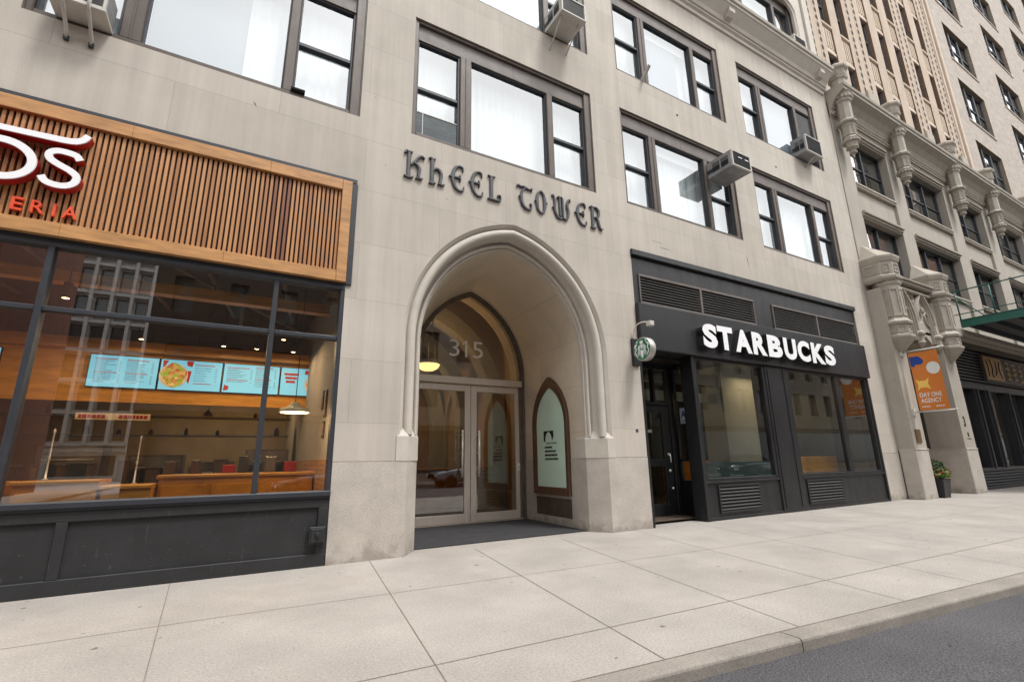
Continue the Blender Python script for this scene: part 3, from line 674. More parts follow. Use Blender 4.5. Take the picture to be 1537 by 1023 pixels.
# menu screens
scr = emit('menu blue', (.16,.47,.66), .62); ink = emit('menu ink', (.10,.14,.2), .4); inkr = emit('menu red', (.35,.02,.015), .35)
def food():
    M = bpy.data.materials.new('food photo'); M.use_nodes = True; t = M.node_tree; b = t.nodes['Principled BSDF']; L = t.links.new
    tc = _n(t,'ShaderNodeTexCoord'); v = _n(t,'ShaderNodeTexVoronoi', Scale=22.0); L(tc.outputs['Object'], v.inputs[0]); cr = _n(t,'ShaderNodeValToRGB'); L(v.outputs['Color'], cr.inputs[0])
    e = cr.color_ramp.elements; e[0].color = (.12,.25,.02,1); e[1].color = (.75,.55,.25,1)
    for p, c in ((.3,(.3,.45,.05,1)),(.5,(.45,.08,.02,1)),(.7,(.55,.28,.08,1))): x = e.new(p); x.color = c
    L(cr.outputs[0], b.inputs['Base Color']); L(cr.outputs[0], b.inputs['Emission Color']); b.inputs['Emission Strength'].default_value = .35; return M
foodm = food()
def screen(x0, kind, label, y=3.93):
    x1 = x0+1.0; z0, z1 = 2.685, 3.26
    o = MB().bev(x0-.012, x1+.012, y, y+.045, z0-.012, z1+.012, .005).build('menu_screen', X['void'], label=label, cat='screen', group='menu screens over the counter')
    MB().box(x0, x1, y-.004, y, z0, z1).build('display', scr, o)
    t = MB(); r2 = random.Random(int(x0*100)+3)
    def lines(xa, xb, za, zb, step=.034, red=True):
        z = za; k = 0
        while z > zb:
            if red and k % 7 == 0: 
                x = xa
                while x < xa+(xb-xa)*.8: w_ = r2.uniform(.02,.035); t.box(x, x+w_, y-.008, y-.004, z-.018, z, 1); x += w_+.006
                k += 1; z -= step*1.2; continue
            x = xa; lim = xa+(xb-xa)*r2.uniform(.4,.75)
            while x < lim: w_ = r2.uniform(.012,.05); t.box(x, x+w_, y-.008, y-.004, z-.011, z, 0); x += w_+.008
            t.box(xb-.03, xb, y-.008, y-.004, z-.011, z, 0)
            k += 1; z -= step
    if kind == 0: lines(x0+.08, x0+.45, z1-.06, z0+.08); lines(x0+.53, x0+.93, z1-.06, z0+.08)
    if kind == 1:
        lines(x0+.55, x0+.92, z1-.07, z0+.09, .05)
        t.prism([(x0+.40,y-.008,z1-.01),(x0+.52,y-.008,z1-.01),(x0+.50,y-.008,z1-.12),(x0+.42,y-.008,z1-.1)], (0,.004,0), 1)
        t.prism([(x0+.44,y-.008,z1-.2),(x0+.50,y-.008,z1-.2),(x0+.47,y-.008,z0+.12),(x0+.42,y-.008,z0+.22)], (0,.004,0), 1)
        t.prism([(x0+.03,y-.008,z1-.02),(x0+.12,y-.008,z1-.02),(x0+.04,y-.008,z1-.18)], (0,.004,0), 1)
        f = MB(); f.lathe((x0+.22,y-.004,z0+.27), [(.23,-.004),(.23,-.010)], 28, axis='y', smooth=False); f.build('plate', X['white'], o)
        f = MB(); 
        pts = [(x0+.22+.2*math.cos(a)*(1+.12*math.sin(5*a)), z0+.28+.22*math.sin(a)*(1+.1*math.sin(4*a+1))) for a in [2*math.pi*i/30 for i in range(30)]]
        f.prism([(p[0], y-.018, p[1]) for p in pts], (0,.006,0)); f.build('food_picture', foodm, o)
    if kind == 2:
        lines(x0+.06, x0+.5, z1-.07, z0+.2); lines(x0+.56, x0+.94, z1-.04, z0+.14)
        t.prism([(x0+.02,y-.008,z0+.03),(x0+.10,y-.008,z0+.05),(x0+.11,y-.008,z0+.12),(x0+.03,y-.008,z0+.15)], (0,.004,0), 1)
    if kind == 3:
        for k in range(3): t.box(x0+.06+.02*k, x0+.34-.03*k, y-.008, y-.004, z1-.16-.08*k, z1-.11-.08*k, 1)
        t.box(x0+.46, x0+.9, y-.008, y-.004, z1-.12, z1-.03, 1)
        f = MB(); f.lathe((x0+.66,y-.004,z0+.24), [(.2,-.004),(.2,-.010)], 24, axis='y', smooth=False); f.build('plate', X['white'], o)
        f = MB(); f.lathe((x0+.66,y-.012,z0+.24), [(.16,-.004),(.13,-.008)], 12, axis='y', smooth=False); f.build('food_picture', foodm, o)
    t.build('menu_text', [ink, inkr], o)
screen(-2.49, 0, 'blue menu screen with two columns of text, left of the one with the salad')
screen(-1.455, 1, 'blue menu screen with a large salad plate picture on it')
screen(-.42, 2, 'blue menu screen crossed by the centre mullion, text only with a red leaf')
screen(.615, 3, 'blue menu screen with red bars, at the right behind the hanging lamp')
screen(-4.66, 3, 'blue menu screen with a round dish picture, behind the far left pane')
# lamps
def area(name, x, y, z, w_, sx, col=(1,.72,.42), parent=None, sy=None):
    d = bpy.data.lights.new(name, 'AREA'); d.energy = w_; d.shape = 'RECTANGLE'; d.size = sx; d.size_y = sy or sx; d.color = col
    o = bpy.data.objects.new(name, d); COL.objects.link(o); o.location = (x,y,z); o.parent = parent; return o
warm = emit('lamp glow', (1,.72,.38), 6.0); warm_lo = emit('bowl glow', (1,.62,.25), 1.6)
def pendant(x, y, z, label, shade_m, top=4.3, s=1.0, watts=14):
    o = empty('pendant_lamp', label, 'lamp')
    mb = MB(); mb.lathe((x,y,z), [(.05*s,.15*s),(.06*s,.13*s),(.08*s,.10*s),(.13*s,.07*s),(.2*s,.045*s),(.215*s,0),(.205*s,-.0),(.19*s,.035*s),(.1*s,.07*s)], 28); mb.build('lamp_shade', shade_m, o)
    MB().tube([(x,y,z+.14*s),(x,y,top)], .006, 6).build('cord', X['void'], o)
    MB().lathe((x,y,z-.0), [(.0,.03),(.04*s,.02),(.19*s,.005),(.19*s,-.005),(.0,-.01)], 20).build('bulb', warm, o)
    l = bpy.data.lights.new('lamp_light', 'POINT'); l.energy = watts*.5; l.color = (1,.7,.4); l.shadow_soft_size = .1; lo = bpy.data.objects.new('lamp_light', l); COL.objects.link(lo); lo.location = (x,y,z-.08); lo.parent = o
cream = mat('cream enamel', (.62,.5,.3), .4, .05, 3)
pendant(.66, .65, 2.02, 'cream dome pendant lamp hanging close to the right end of the restaurant window', cream)
pendant(-3.3, 1.2, 2.1, 'cream dome pendant lamp hanging at the far left edge of the restaurant window', cream)
for i, (x, y) in enumerate(((-2.9,2.6),(-1.7,3.2),(-.45,3.2),(.1,3.2),(.75,3.2),(-2.2,1.0),(-.6,1.6),(.5,2.2),(-1.1,6.2),(.3,6.4))):
    o = empty('spotlight', 'small black can spotlight %s' % ['hanging near the left mullion','over the first menu screen','over the second menu screen','over the third menu screen','over the right menu screen','nearest the glass at the left','nearest the glass in the middle','in front of the right menu screens','deep in the kitchen at the left','deep in the kitchen at the right'][i], 'lamp', 'ceiling spotlights')
    MB().lathe((x,y,3.45), [(.05,.22),(.05,0),(.042,0),(.042,.02)], 14).build('housing', X['void'], o); MB().lathe((x,y,3.455), [(.0,.0),(.04,.0)], 12).build('bulb', warm, o); MB().tube([(x,y,3.67),(x,y,4.3)], .01, 6).build('stem', X['void'], o)
    a_ = area('lamp_light', x, y, 3.42, (10 if y < 3 else 5) if y < 5 else 14, .25, parent=o)

for i, (x, y, z) in enumerate(((-2.4,4.6,3.0),(-1.5,5.0,2.9),(-.7,4.8,3.0),(.1,5.2,2.9),(.8,4.7,2.8),(-3.2,4.9,2.9))):
    o = empty('kitchen_downlight', 'tiny warm light over the kitchen line, %s from the left' % ['second','third','fourth','fifth','sixth','first'][i], 'lamp', 'tiny kitchen lights')
    MB().lathe((x,y,z), [(.05,.03),(.055,0),(.045,0)], 14).build('housing', X['void'], o); MB().lathe((x,y,z+.004), [(.0,.0),(.044,.0)], 12).build('bulb', warm, o); MB().tube([(x,y,z+.03),(x,y,4.3)], .006, 5).build('stem', X['void'], o)

# ================================================================== carved name over the arch
NS = empty('name_sign', 'dark cast blackletter building name fixed to the stone over the arch', 'sign')
Za, Zb = 5.955, 6.445; H_ = Zb-Za
def let(strokes, x0, x1, wid=1.0):
    mb = MB(); sx = (x1-x0)/wid
    for i, (pts, w, *o) in enumerate(strokes):
        ww = [v*1.0 for v in (w if isinstance(w, (list, tuple)) else [w])]
        if len(ww) == 1: ww = ww*2
        mb.ribbon([(x0+p[0]*sx, Za+p[1]*H_) for p in pts], [v*H_*.88 for v in ww], y0=-.001, y1=-.038-.0021*(i % 5), ridge=.35, sm=(1 if o and o[0] else 4))
    mb.build('letter', X['lettergrey'], NS, loc=(0,0,0))
K_ = [([(.22,.02),(.22,.98)],.145,1), ([(-.0,.03),(.12,.0),(.32,.0),(.44,.04)],[.05,.10,.10,.05]), ([(.03,.9),(.08,1.0),(.22,.98),(.38,1.0)],[.09,.09,.11,.05]), ([(.3,.48),(.5,.66),(.68,.86),(.85,.93),(.98,.86)],[.10,.09,.10,.09,.03]), ([(.42,.60),(.62,.56),(.74,.40),(.70,.2),(.74,.04),(.9,.05)],[.05,.13,.13,.12,.12,.04]), ([(.56,.03),(.7,.05)],[.05,.09])]
h_ = [([(.2,.02),(.2,.95)],.15,1), ([(.02,.02),(.2,0),(.42,.04)],[.05,.11,.05]), ([(.0,.96),(.1,1.0),(.22,.96),(.4,1.0)],[.06,.09,.10,.04]), ([(.24,.5),(.45,.62),(.66,.58),(.78,.42),(.72,.2),(.74,.03),(.98,.05)],[.05,.09,.13,.13,.12,.12,.04]), ([(.56,.03),(.72,.05)],[.04,.09])]
E_ = [([(.93,.80),(.9,.97),(.66,1.0),(.40,.88),(.26,.6),(.26,.38),(.42,.12),(.68,.0),(.93,.05),(.98,.2)],[.04,.09,.08,.13,.16,.16,.14,.09,.09,.03]), ([(.28,.5),(.5,.52),(.74,.5)],[.08,.09,.07]), ([(.74,.36),(.76,.5),(.70,.64)],[.03,.08,.03]), ([(.0,.5),(.2,.5)],[.04,.14])]
L_ = [([(.3,.02),(.3,.97)],.16,1), ([(.04,1.0),(.3,.97),(.58,1.0)],[.04,.10,.04]), ([(.02,.02),(.3,.03),(.65,.02),(.93,.05),(.97,.22),(.80,.26),(.76,.18)],[.05,.10,.09,.09,.07,.06,.04])]
T_ = [([(.0,.88),(.04,.98),(.25,.95),(.5,.97),(.8,.90),(1.0,.97),(.96,.8)],[.03,.07,.09,.11,.08,.06,.03]), ([(.56,.94),(.36,.78),(.28,.55),(.30,.3),(.46,.1),(.7,.02),(.92,.08),(.94,.24),(.84,.28)],[.05,.10,.15,.16,.14,.10,.09,.06,.03]), ([(.1,.5),(.26,.5)],[.03,.12])]
O_ = [([(.5,1.0),(.28,.86),(.2,.6),(.2,.4),(.28,.14),(.5,.0)],[.07,.12,.17,.17,.12,.07]), ([(.5,1.0),(.72,.86),(.8,.6),(.8,.4),(.72,.14),(.5,.0)],[.07,.12,.17,.17,.12,.07]), ([(.0,.5),(.16,.5)],[.03,.11]), ([(1.0,.5),(.84,.5)],[.03,.11])]
W_ = [([(.0,.92),(.06,1.0),(.14,.88),(.17,.6),(.16,.35),(.26,.1),(.44,.0),(.56,.08)],[.03,.10,.11,.13,.15,.14,.09,.03]), ([(.36,1.0),(.42,.94),(.44,.5),(.44,.1)],[.04,.11,.12,.10]), ([(.60,.1),(.60,.5),(.58,.9),(.5,1.0)],[.10,.12,.11,.03]), ([(.56,.06),(.72,.02),(.84,.14),(.90,.4),(.84,.66),(.88,.88),(.98,.98),(1.0,.86)],[.04,.09,.12,.15,.13,.10,.08,.03]), ([(.28,.93),(.46,.97)],[.03,.07]), ([(.02,.44),(.14,.44)],[.03,.10])]
Rr = [([(.22,.02),(.22,.95)],.16,1), ([(.02,.03),(.22,.0),(.46,.04)],[.05,.11,.05]), ([(.0,.93),(.1,1.0),(.3,.97)],[.04,.08,.09]), ([(.24,.95),(.5,1.0),(.72,.86),(.70,.64),(.48,.52),(.26,.5)],[.07,.09,.16,.13,.08,.05]), ([(.46,.52),(.64,.38),(.70,.18),(.82,.02),(1.0,.04)],[.06,.15,.15,.13,.04])]
for st, a, b in ((K_,1.935,2.30),(h_,2.372,2.668),(E_,2.745,3.035),(E_,3.125,3.41),(L_,3.505,3.785),(T_,4.14,4.475),(O_,4.535,4.83),(W_,4.94,5.385),(E_,5.50,5.80),(Rr,5.895,6.225)): let(st, a, b)

# ================================================================== arched entrance
yd = 2.70
DS = empty('entrance_front', parent=B)
def rear_arch(d, y, z0=3.1):
    hw, H = 1.40-d, 1.94-d*.9; R = (hw*hw+H*H)/(2*hw); c = R-hw
    return arch_pts(0, y, cx=4.38, hw=hw, R=R, c=c, zs=3.2, n=20, z0=z0)
mb = MB(); rows = []
A0, A1, A2 = rear_arch(.0, 2.61, .03), rear_arch(.055, 2.61, .03), rear_arch(.065, 2.66, .03); A3 = rear_arch(.115, 2.665, .03); A4 = rear_arch(.12, 2.76, .03)
mb.grid([A0, A1, A2, A3, A4]); mb.build('arch_frame', mat('bronze trim', (.16,.135,.11), .45, .2, 6, metal=.4), DS, normals=False)
# transom glass and bar
fan = rear_arch(.115, 2.72, 3.11); mb = MB(); mb.v += fan; mb.f.append(list(range(len(fan)))); mb.mi.append(0); mb.sm.append(False)
tg = mb.build('glass_pane', X['glass_door'], DS, normals=False)
mb = MB(); mb.bev(2.98, 5.78, 2.63, 2.78, 2.955, 3.105, .008); mb.bev(2.98, 3.08, 2.66, 2.78, .02, 2.955, .006); mb.bev(5.715, 5.775, 2.66, 2.78, .02, 2.955, .006); mb.box(2.98, 5.78, 2.66, 2.78, .0, .022)
mb.build('door_frame', X['steel'], DS)
mb = MB(); mb.prism([(4.285,2.705,3.58),(4.335,2.705,3.58),(4.335,2.705,3.965),(4.30,2.705,3.965),(4.225,2.705,3.90),(4.225,2.705,3.855),(4.285,2.705,3.895)], (0,.01,0))
for ch, a, b in (('3',3.90,4.14),('5',4.475,4.73)):
    text_mb(mb, ch, a, b, 3.58, 3.965, 2.715, 2.705, offset=-.004)
mb.build('house_number', mat('frosted numerals', (.9,.88,.84), .6, .03, 4), DS)
for a, b, hs_ in ((3.09,4.422,4.20),(4.434,5.71,4.60)):
    d = MB(); y0, y1 = 2.70, 2.75
    d.bev(a, a+(.14 if a > 4 else .13), y0, y1, .03, 2.94, .006); d.bev(b-.14, b, y0, y1, .03, 2.94, .006); d.bev(a+.13, b-.14, y0, y1, .03, .205, .006); d.bev(a+.13, b-.14, y0, y1, 2.80, 2.94, .006)
    o = d.build('door', X['steel'], DS)
    MB().quad((a+.12,2.725,.19),(b-.12,2.725,.19),(b-.12,2.725,2.82),(a+.12,2.725,2.82)).build('glass_pane', X['glass_door'], o)
    for yy, dx in ((2.62,0),(2.83,-.075 if a < 4 else .09)):
        h = MB(); x = hs_+dx; h.tube([(x,yy,.95),(x,yy,1.94)], .021, 12)
        for z in (1.05,1.45,1.84): h.tube([(x,yy,z),(x,2.725,z)], .01, 6)
        h.build('pull_handle', X['chrome'], o)
mb = MB(); mb.box(5.60,5.66,2.68,2.70,1.05,1.22); mb.tube([(5.63,2.68,1.16),(5.63,2.64,1.16),(5.56,2.64,1.16)], .012, 8); mb.build('door_lock', X['chrome'], DS)
# gothic notice case on the right wall of the porch
t0, t1 = loft_pts(0)[-1], loft_pts(1)[-1]
dirv = Vector((t1[0]-t0[0], t1[1]-t0[1], 0)).normalized(); nrm = Vector((-dirv.y, dirv.x, 0))
if nrm.x > 0: nrm = -nrm
def pl(y, off, z):   # point on the right wall at depth y, standing off it
    t = (y-t0[1])/(t1[1]-t0[1]); return tuple(Vector((t0[0]+(t1[0]-t0[0])*t, y, z))+nrm*off)
def gothic(y0, y1, z0, zs, za, n=14):
    c = (y0+y1)/2; hw = (y1-y0)/2; Hh = za-zs; R = (hw*hw+Hh*Hh)/(2*hw); cc = R-hw; pts = [(y0,z0)]
    am = math.acos(cc/R)
    L1 = [(c-(R*math.cos(am*i/n)-cc), zs+R*math.sin(am*i/n)) for i in range(n+1)]
    return pts+L1+[(2*c-a, b) for a, b in L1[::-1][1:]]+[(y1,z0)]
NC = empty('notice_case', 'pointed walnut notice case with pale green glass on the right wall of the porch', 'notice board')
g0 = gothic(.83, 2.19, .60, 2.0, 3.03); g1 = gothic(.955, 2.065, .735, 2.0, 2.80)
mb = MB(); rows = [[pl(y,.0,z) for y,z in g0], [pl(y,.06,z) for y,z in g0], [pl(y+.012*(1 if y<1.5 else -1),.07,z-.01) for y,z in g0], [pl(y,.05,z) for y,z in g1], [pl(y,.012,z) for y,z in g1]]
mb.grid(rows, closed=True); mb.build('frame', X['walnut'], NC)
mb = MB(); mb.v += [pl(y,.022,z) for y,z in g1]; mb.f.append(list(range(len(g1)))); mb.mi.append(0); mb.sm.append(False); mb.build('backing', X['frost'], NC, normals=False)
plane_fn = lambda x, y, z: pl(3.02-x, .024-y, z)   # x runs left to right as read from the porch
mb = MB(); mb.box(0,0,0,0,0,0)
mb = MB()
def pbox(xa, xb, za, zb): mb.prism([plane_fn(xa,0,za),plane_fn(xb,0,za),plane_fn(xb,0,zb),plane_fn(xa,0,zb)], tuple(nrm*.002))
# logo: dark square with a pale arch cut out, built as the two spandrels
sx0, sx1, sz0, sz1 = 1.24, 1.62, 1.66, 1.88
arc = [(sx0+.06+(.13)*(1-math.cos(a))*1.0, sz0+(.2)*math.sin(a)) for a in [i/8*math.pi/2 for i in range(9)]]
mb.prism([plane_fn(*p_) for p_ in [(sx0,0,sz0)]+[(x,0,z) for x,z in arc]+[(arc[-1][0],0,sz1),(sx0,0,sz1)]], tuple(nrm*.002))
arc2 = [(2*arc[-1][0]-x+.0, z) for x, z in arc][::-1]
mb.prism([plane_fn(*p_) for p_ in [(arc[-1][0],0,sz1)]+[(x,0,z) for x,z in arc2]+[(sx1,0,sz0+.1),(sx1,0,sz1)]], tuple(nrm*.002))
text_mb(mb, 'KHEEL TOWER', 1.33, 1.74, 1.605, 1.64, .0, -.002, plane=plane_fn)
for z, a, b in ((1.54,1.27,1.56),(1.46,1.27,1.70),(1.38,1.27,1.72),(1.30,1.27,1.74)):
    x = a; 
    while x < b: w_ = random.uniform(.02,.05); pbox(x, x+w_, z-.022, z+.022-.008*random.random()); x += w_+.008
mb.build('lettering', X['void'], NC)
mb = MB(); mb.grid([[pl(.85,.0,.17),pl(2.16,.0,.17),pl(2.16,.0,.53),pl(.85,.0,.53)],[pl(.85,.012,.17),pl(2.16,.012,.17),pl(2.16,.012,.53),pl(.85,.012,.53)]], closed=True); mb.v += [pl(.85,.012,.17),pl(2.16,.012,.17),pl(2.16,.012,.53),pl(.85,.012,.53)]; k = len(mb.v); mb.f.append([k-4,k-3,k-2,k-1]); mb.mi.append(0); mb.sm.append(False)
mb.build('wall_panel', X['brownpanel'], label='dark brown blank panel let into the stone under the pointed notice case', cat='panel')
# lobby
LB = empty('lobby', parent=B)
ochre = mat('ochre plaster', (.50,.31,.12), .8, .15, 1.0); rib = mat('rib plaster', (.44,.40,.30), .8, .1, 1.5)
mb = MB(); mb.quad((1.6,2.8,.01),(8.6,2.8,.01),(8.6,11,.01),(1.6,11,.01)); mb.build('lobby_floor', mat('terrazzo', (.16,.15,.14), .2, .15, 4), LB)
mb = MB(); mb.quad((1.6,11,0),(8.6,11,0),(8.6,11,6.4),(1.6,11,6.4)); mb.quad((1.6,3.31,0),(1.6,11,0),(1.6,11,6.4),(1.6,3.31,6.4)); mb.quad((6.55,3.31,0),(6.55,11,0),(6.55,11,6.4),(6.55,3.31,6.4)); mb.quad((1.6,3.31,6.2),(6.55,3.31,6.2),(6.55,11,6.2),(1.6,11,6.2)); mb.build('lobby_wall', ochre, LB)
mb = MB()
for y in (4.9, 7.2, 9.6):
    P0 = gothic(1.75, 6.5, 0, 2.6, 5.6, 18); P1 = gothic(2.15, 6.1, 0, 2.6, 5.15, 18)
    rows = [[(x,y,z) for x,z in P0],[(x,y+.0,z) for x,z in P1],[(x,y+.5,z) for x,z in P1],[(x,y+.5,z) for x,z in P0]]
    mb.grid(rows)
for y0_ in (4.9,7.2):     # cross vaults along the right wall
    P0 = gothic(y0_+.6, y0_+2.2, 0, 2.3, 3.9, 10); mb.grid([[(6.53,y,z) for y,z in P0],[(6.40,y,z) for y,z in P0],[(6.40,y*.9+.1*(y0_+1.4),z-.12) for y,z in P0],[(6.53,y*.9+.1*(y0_+1.4),z-.12) for y,z in P0]])
mb.build('vault_rib', rib, LB)
DK = empty('reception_desk', 'long wooden reception desk seen through the entrance doors', 'desk')
MB().bev(3.7, 6.4, 6.3, 6.9, .01, 1.02, .02).build('desk_front', X['counterwood'], DK); MB().bev(3.6, 6.45, 6.2, 7.0, 1.02, 1.08, .01).build('desk_top', X['orangewood'], DK)
mb = MB()
for i in range(16): mb.box(4.95, 5.6, 3.65, 3.69, .12+i*.06, .155+i*.06)
mb.box(4.93,4.95,3.64,3.70,.08,1.1); mb.box(5.6,5.62,3.64,3.70,.08,1.1); mb.box(4.93,5.62,3.64,3.70,1.08,1.12)
mb.build('louvred_screen', mat('screen tan', (.35,.24,.12), .6, .1, 3), label='low tan louvred screen behind the right entrance door', cat='screen')
o = empty('bowl_lamp', 'glowing alabaster bowl lamp hanging on rods behind the arched transom', 'lamp')
lx, ly, lz = 3.93, 4.2, 3.66
mb = MB(); mb.lathe((lx,ly,lz), [(.29,0),(.285,-.04),(.24,-.11),(.15,-.16),(.0,-.19)], 28); mb.build('bowl', warm_lo, o)
mb = MB(); mb.lathe((lx,ly,lz), [(.30,-.012),(.31,0),(.30,.012),(.285,.012),(.285,-.012)], 28); 
for i in range(4):
    a = i*math.pi/2+.5; mb.tube([(lx+.3*math.cos(a),ly+.3*math.sin(a),lz),(lx+.10*math.cos(a),ly+.10*math.sin(a),lz+1.14)], .009, 6)
mb.tube([(lx,ly,lz),(lx,ly,lz+1.5)], .014, 6); mb.lathe((lx,ly,lz+1.14), [(.12,0),(.12,.04),(.02,.05)], 20); mb.build('rods', X['void'], o)
l = bpy.data.lights.new('lamp_light', 'POINT'); l.energy = 22; l.color = (1,.66,.34); l.shadow_soft_size = .2; lo = bpy.data.objects.new('lamp_light', l); COL.objects.link(lo); lo.location = (lx,ly,lz+.3); lo.parent = o
area('lobby_light', 4.6, 8.4, 4.6, 20, .6, parent=LB)

# ================================================================== coffee shop front (right)
C = empty('cafe_front', parent=B)
mb = MB()
mb.bev(6.975, 16.145, -.055, .0+.3, 5.565, 5.70, .012)
mb.box(6.985, 16.135, .03, .3, 5.17, 5.565); mb.box(6.985, 7.17, .03, .3, 4.46, 5.17); mb.box(11.13, 11.90, .03, .3, 4.46, 5.17); mb.box(16.03, 16.135, .03, .3, 4.46, 5.17)
mb.build('upper_fascia', X['blackpaint'], C)
mb = MB(); mb.bev(6.985, 16.14, -.10, .3, 3.47, 4.46, .015); mb.build('fascia', X['fascia'], C)
for a, b, mid, i in ((7.17,11.13,9.13,0),(11.90,16.03,13.97,1)):
    o = empty('louver', parent=C); mb = MB()
    mb.bev(a, b, -.0, .08, 5.12, 5.17, .005); mb.bev(a, b, -.0, .08, 4.46, 4.53, .005); mb.bev(a, a+.03, -.0, .08, 4.53, 5.12, .005); mb.bev(b-.03, b, -.0, .08, 4.53, 5.12, .005); mb.bev(mid-.03, mid+.03, -.0, .08, 4.53, 5.12, .005)
    mb.build('louver_frame', X['panelgrey'], o)
    mb = MB(); n = 9
    for k in range(n):
        z = 4.545+k*.0645
        for p, q in ((a+.03, mid-.03), (mid+.03, b-.03)):
            mb.prism([(p,.015,z),(p,.02,z-.012),(p,.09,z+.035),(p,.085,z+.047)], (q-p,0,0))
    mb.build('blades', X['louver'], o); MB().box(a, b, .11, .3, 4.46, 5.17).build('backing', X['void'], o)
# piers, frames, windows
mb = MB()
mb.bev(8.50, 8.60, -.03, .3, 0, 3.47, .01)
mb.bev(11.13, 12.06, -.015, .3, .0, 3.47, .012); mb.bev(11.22, 11.30, -.03, -.015, .1, 3.4, .005); mb.bev(11.86, 11.94, -.03, -.015, .1, 3.4, .005)
mb.bev(16.05, 16.14, -.02, .3, .0, 3.47, .01)
mb.bev(11.03, 11.13, .0, .3, .78, 3.47, .008); mb.bev(8.60, 8.67, .0, .3, .78, 3.47, .008); mb.bev(12.06, 12.13, .0, .3, .78, 3.47, .008); mb.bev(15.95, 16.05, .0, .3, .78, 3.47, .008)
mb.bev(14.32, 14.54, .01, .3, .86, 3.40, .01)
for a, b in ((8.67,11.03),(12.13,15.95)): mb.bev(a, b, .01, .3, .78, .85, .008); mb.bev(a, b, .01, .3, 3.41, 3.47, .008)
mb.build('frame', X['blackpaint'], C)
mb = MB(); mb.box(8.60, 11.13, .02, .3, .06, .78); mb.box(12.06, 16.05, .02, .3, .06, .78); mb.bev(8.60,11.13,-.01,.3,0,.06,.005); mb.bev(12.06,16.05,-.01,.3,0,.06,.005)
for a, b in ((8.60,11.13),(12.06,16.05)): mb.bev(a,b,-.02,.02,.745,.78,.006)
mb.build('bulkhead', X['blackpaint'], C)
for a, b in ((8.95,10.35),(12.22,13.80)):
    o = empty('floor_vent', parent=C); mb = MB()
    mb.bev(a, b, -.012, .02, .13, .17, .005); mb.bev(a, b, -.012, .02, .66, .70, .005); mb.bev(a, a+.04, -.012, .02, .17, .66, .005); mb.bev(b-.04, b, -.012, .02, .17, .66, .005); mb.build('vent_frame', X['fascia'], o)
    mb = MB(); mb.box(a+.04, b-.04, .012, .0195, .17, .66); mb.build('backing', X['void'], o)
    mb = MB()
    for k in range(7): z = .2+k*.068; mb.prism([(a+.04,-.018,z-.0),(a+.04,-.014,z-.012),(a+.04,.012,z+.012),(a+.04,.010,z+.026)], (b-a-.08,0,0))
    mb.build('blades', X['ac_dark'], o)
for a, b, c, d in ((8.67,11.03,.85,3.41),(12.13,14.32,.85,3.41),(14.54,15.95,.85,3.41)):
    MB().quad((a,.06,c),(b,.06,c),(b,.06,d),(a,.06,d)).build('glass_pane', X['glass_cafe'], C)
mb = MB(); mb.box(8.67,11.03,.07,.09,.85,1.17); mb.build('frosted_band', mat('grey film', (.035,.05,.05), .3, .1, 2), C)
# recessed doorway
mb = MB(); mb.box(6.985, 7.05, .0, 1.0, 0, 3.47); mb.box(7.05, 8.95, .3, 1.0, 3.40, 3.46); mb.build('reveal', X['blackpaint'], C)
mb = MB(); mb.box(7.0,7.7,.88,1.0,0,3.4); mb.bev(8.66,8.80,.86,1.0,0,3.40,.008); mb.bev(7.7,8.66,.86,1.0,2.46,2.53,.008); mb.bev(7.7,8.66,.86,1.0,3.30,3.40,.008); mb.bev(8.2,8.26,.87,.99,2.53,3.30,.006); mb.build('door_surround', X['blackpaint'], C)
MB().quad((7.7,.93,2.53),(8.66,.93,2.53),(8.66,.93,3.3),(7.7,.93,3.3)).build('glass_pane', X['glass_cafe'], C)
d = MB()
d.bev(7.72,7.86,.89,.94,.03,2.45,.006); d.bev(8.40,8.64,.89,.94,.03,2.45,.006); d.bev(7.86,8.40,.89,.94,.03,.30,.006); d.bev(7.86,8.40,.89,.94,2.30,2.45,.006); d.bev(7.86,8.40,.89,.94,1.10,1.26,.006)
o = d.build('door', X['blackpaint'], C); MB().quad((7.86,.92,.3),(8.40,.92,.3),(8.40,.92,2.3),(7.86,.92,2.3)).build('glass_pane', X['glass_cafe'], o)
h = MB(); h.lathe((8.52,.89,1.36), [(.03,0),(.03,-.02),(.012,-.03),(.012,-.05)], 12, axis='y'); h.lathe((8.52,.89,1.0), [(.03,0),(.03,-.02),(.0,-.025)], 12, axis='y'); h.tube([(8.52,.84,1.36),(8.52,.83,1.18)], .012, 8); h.lathe((8.56,.89,.62), [(.025,0),(.025,-.02),(.0,-.025)], 12, axis='y'); h.build('handle', X['chrome'], o)
mb = MB(); mb.box(7.88,8.08,.905,.915,1.84,1.90); mb.build('hours_sticker', mat('etched grey', (.35,.35,.35), .6, .4, 40), o)
# splayed side light between the corner post and the door
def sp(t, off, z): # t from post (0) to door (1)
    a = Vector((8.60,.05,0)); b = Vector((8.84,.87,0)); d_ = (b-a).normalized(); n_ = Vector((-d_.y, d_.x, 0)); p = a+(b-a)*t+n_*off; return (p.x, p.y, z)
mb = MB()
def sbox(t0_, t1_, o0, o1, z0, z1): mb.prism([sp(t0_,o0,z0), sp(t1_,o0,z0), sp(t1_,o1,z0), sp(t0_,o1,z0)], (0,0,z1-z0))
sbox(0,.12,-.03,.03,0,3.4); sbox(.9,1,-.03,.03,0,3.4); sbox(.12,.9,-.03,.03,0,.12); sbox(.12,.9,-.02,.02,.12,.74); sbox(.12,.9,-.03,.03,.74,.79); sbox(.12,.9,-.03,.03,3.3,3.4); sbox(.12,.9,.0,.03,1.2,1.24)
mb.build('side_light', X['blackpaint'], C)
MB().quad(sp(.12,0,.79), sp(.9,0,.79), sp(.9,0,3.3), sp(.12,0,3.3)).build('glass_pane', X['glass_cafe'], C)
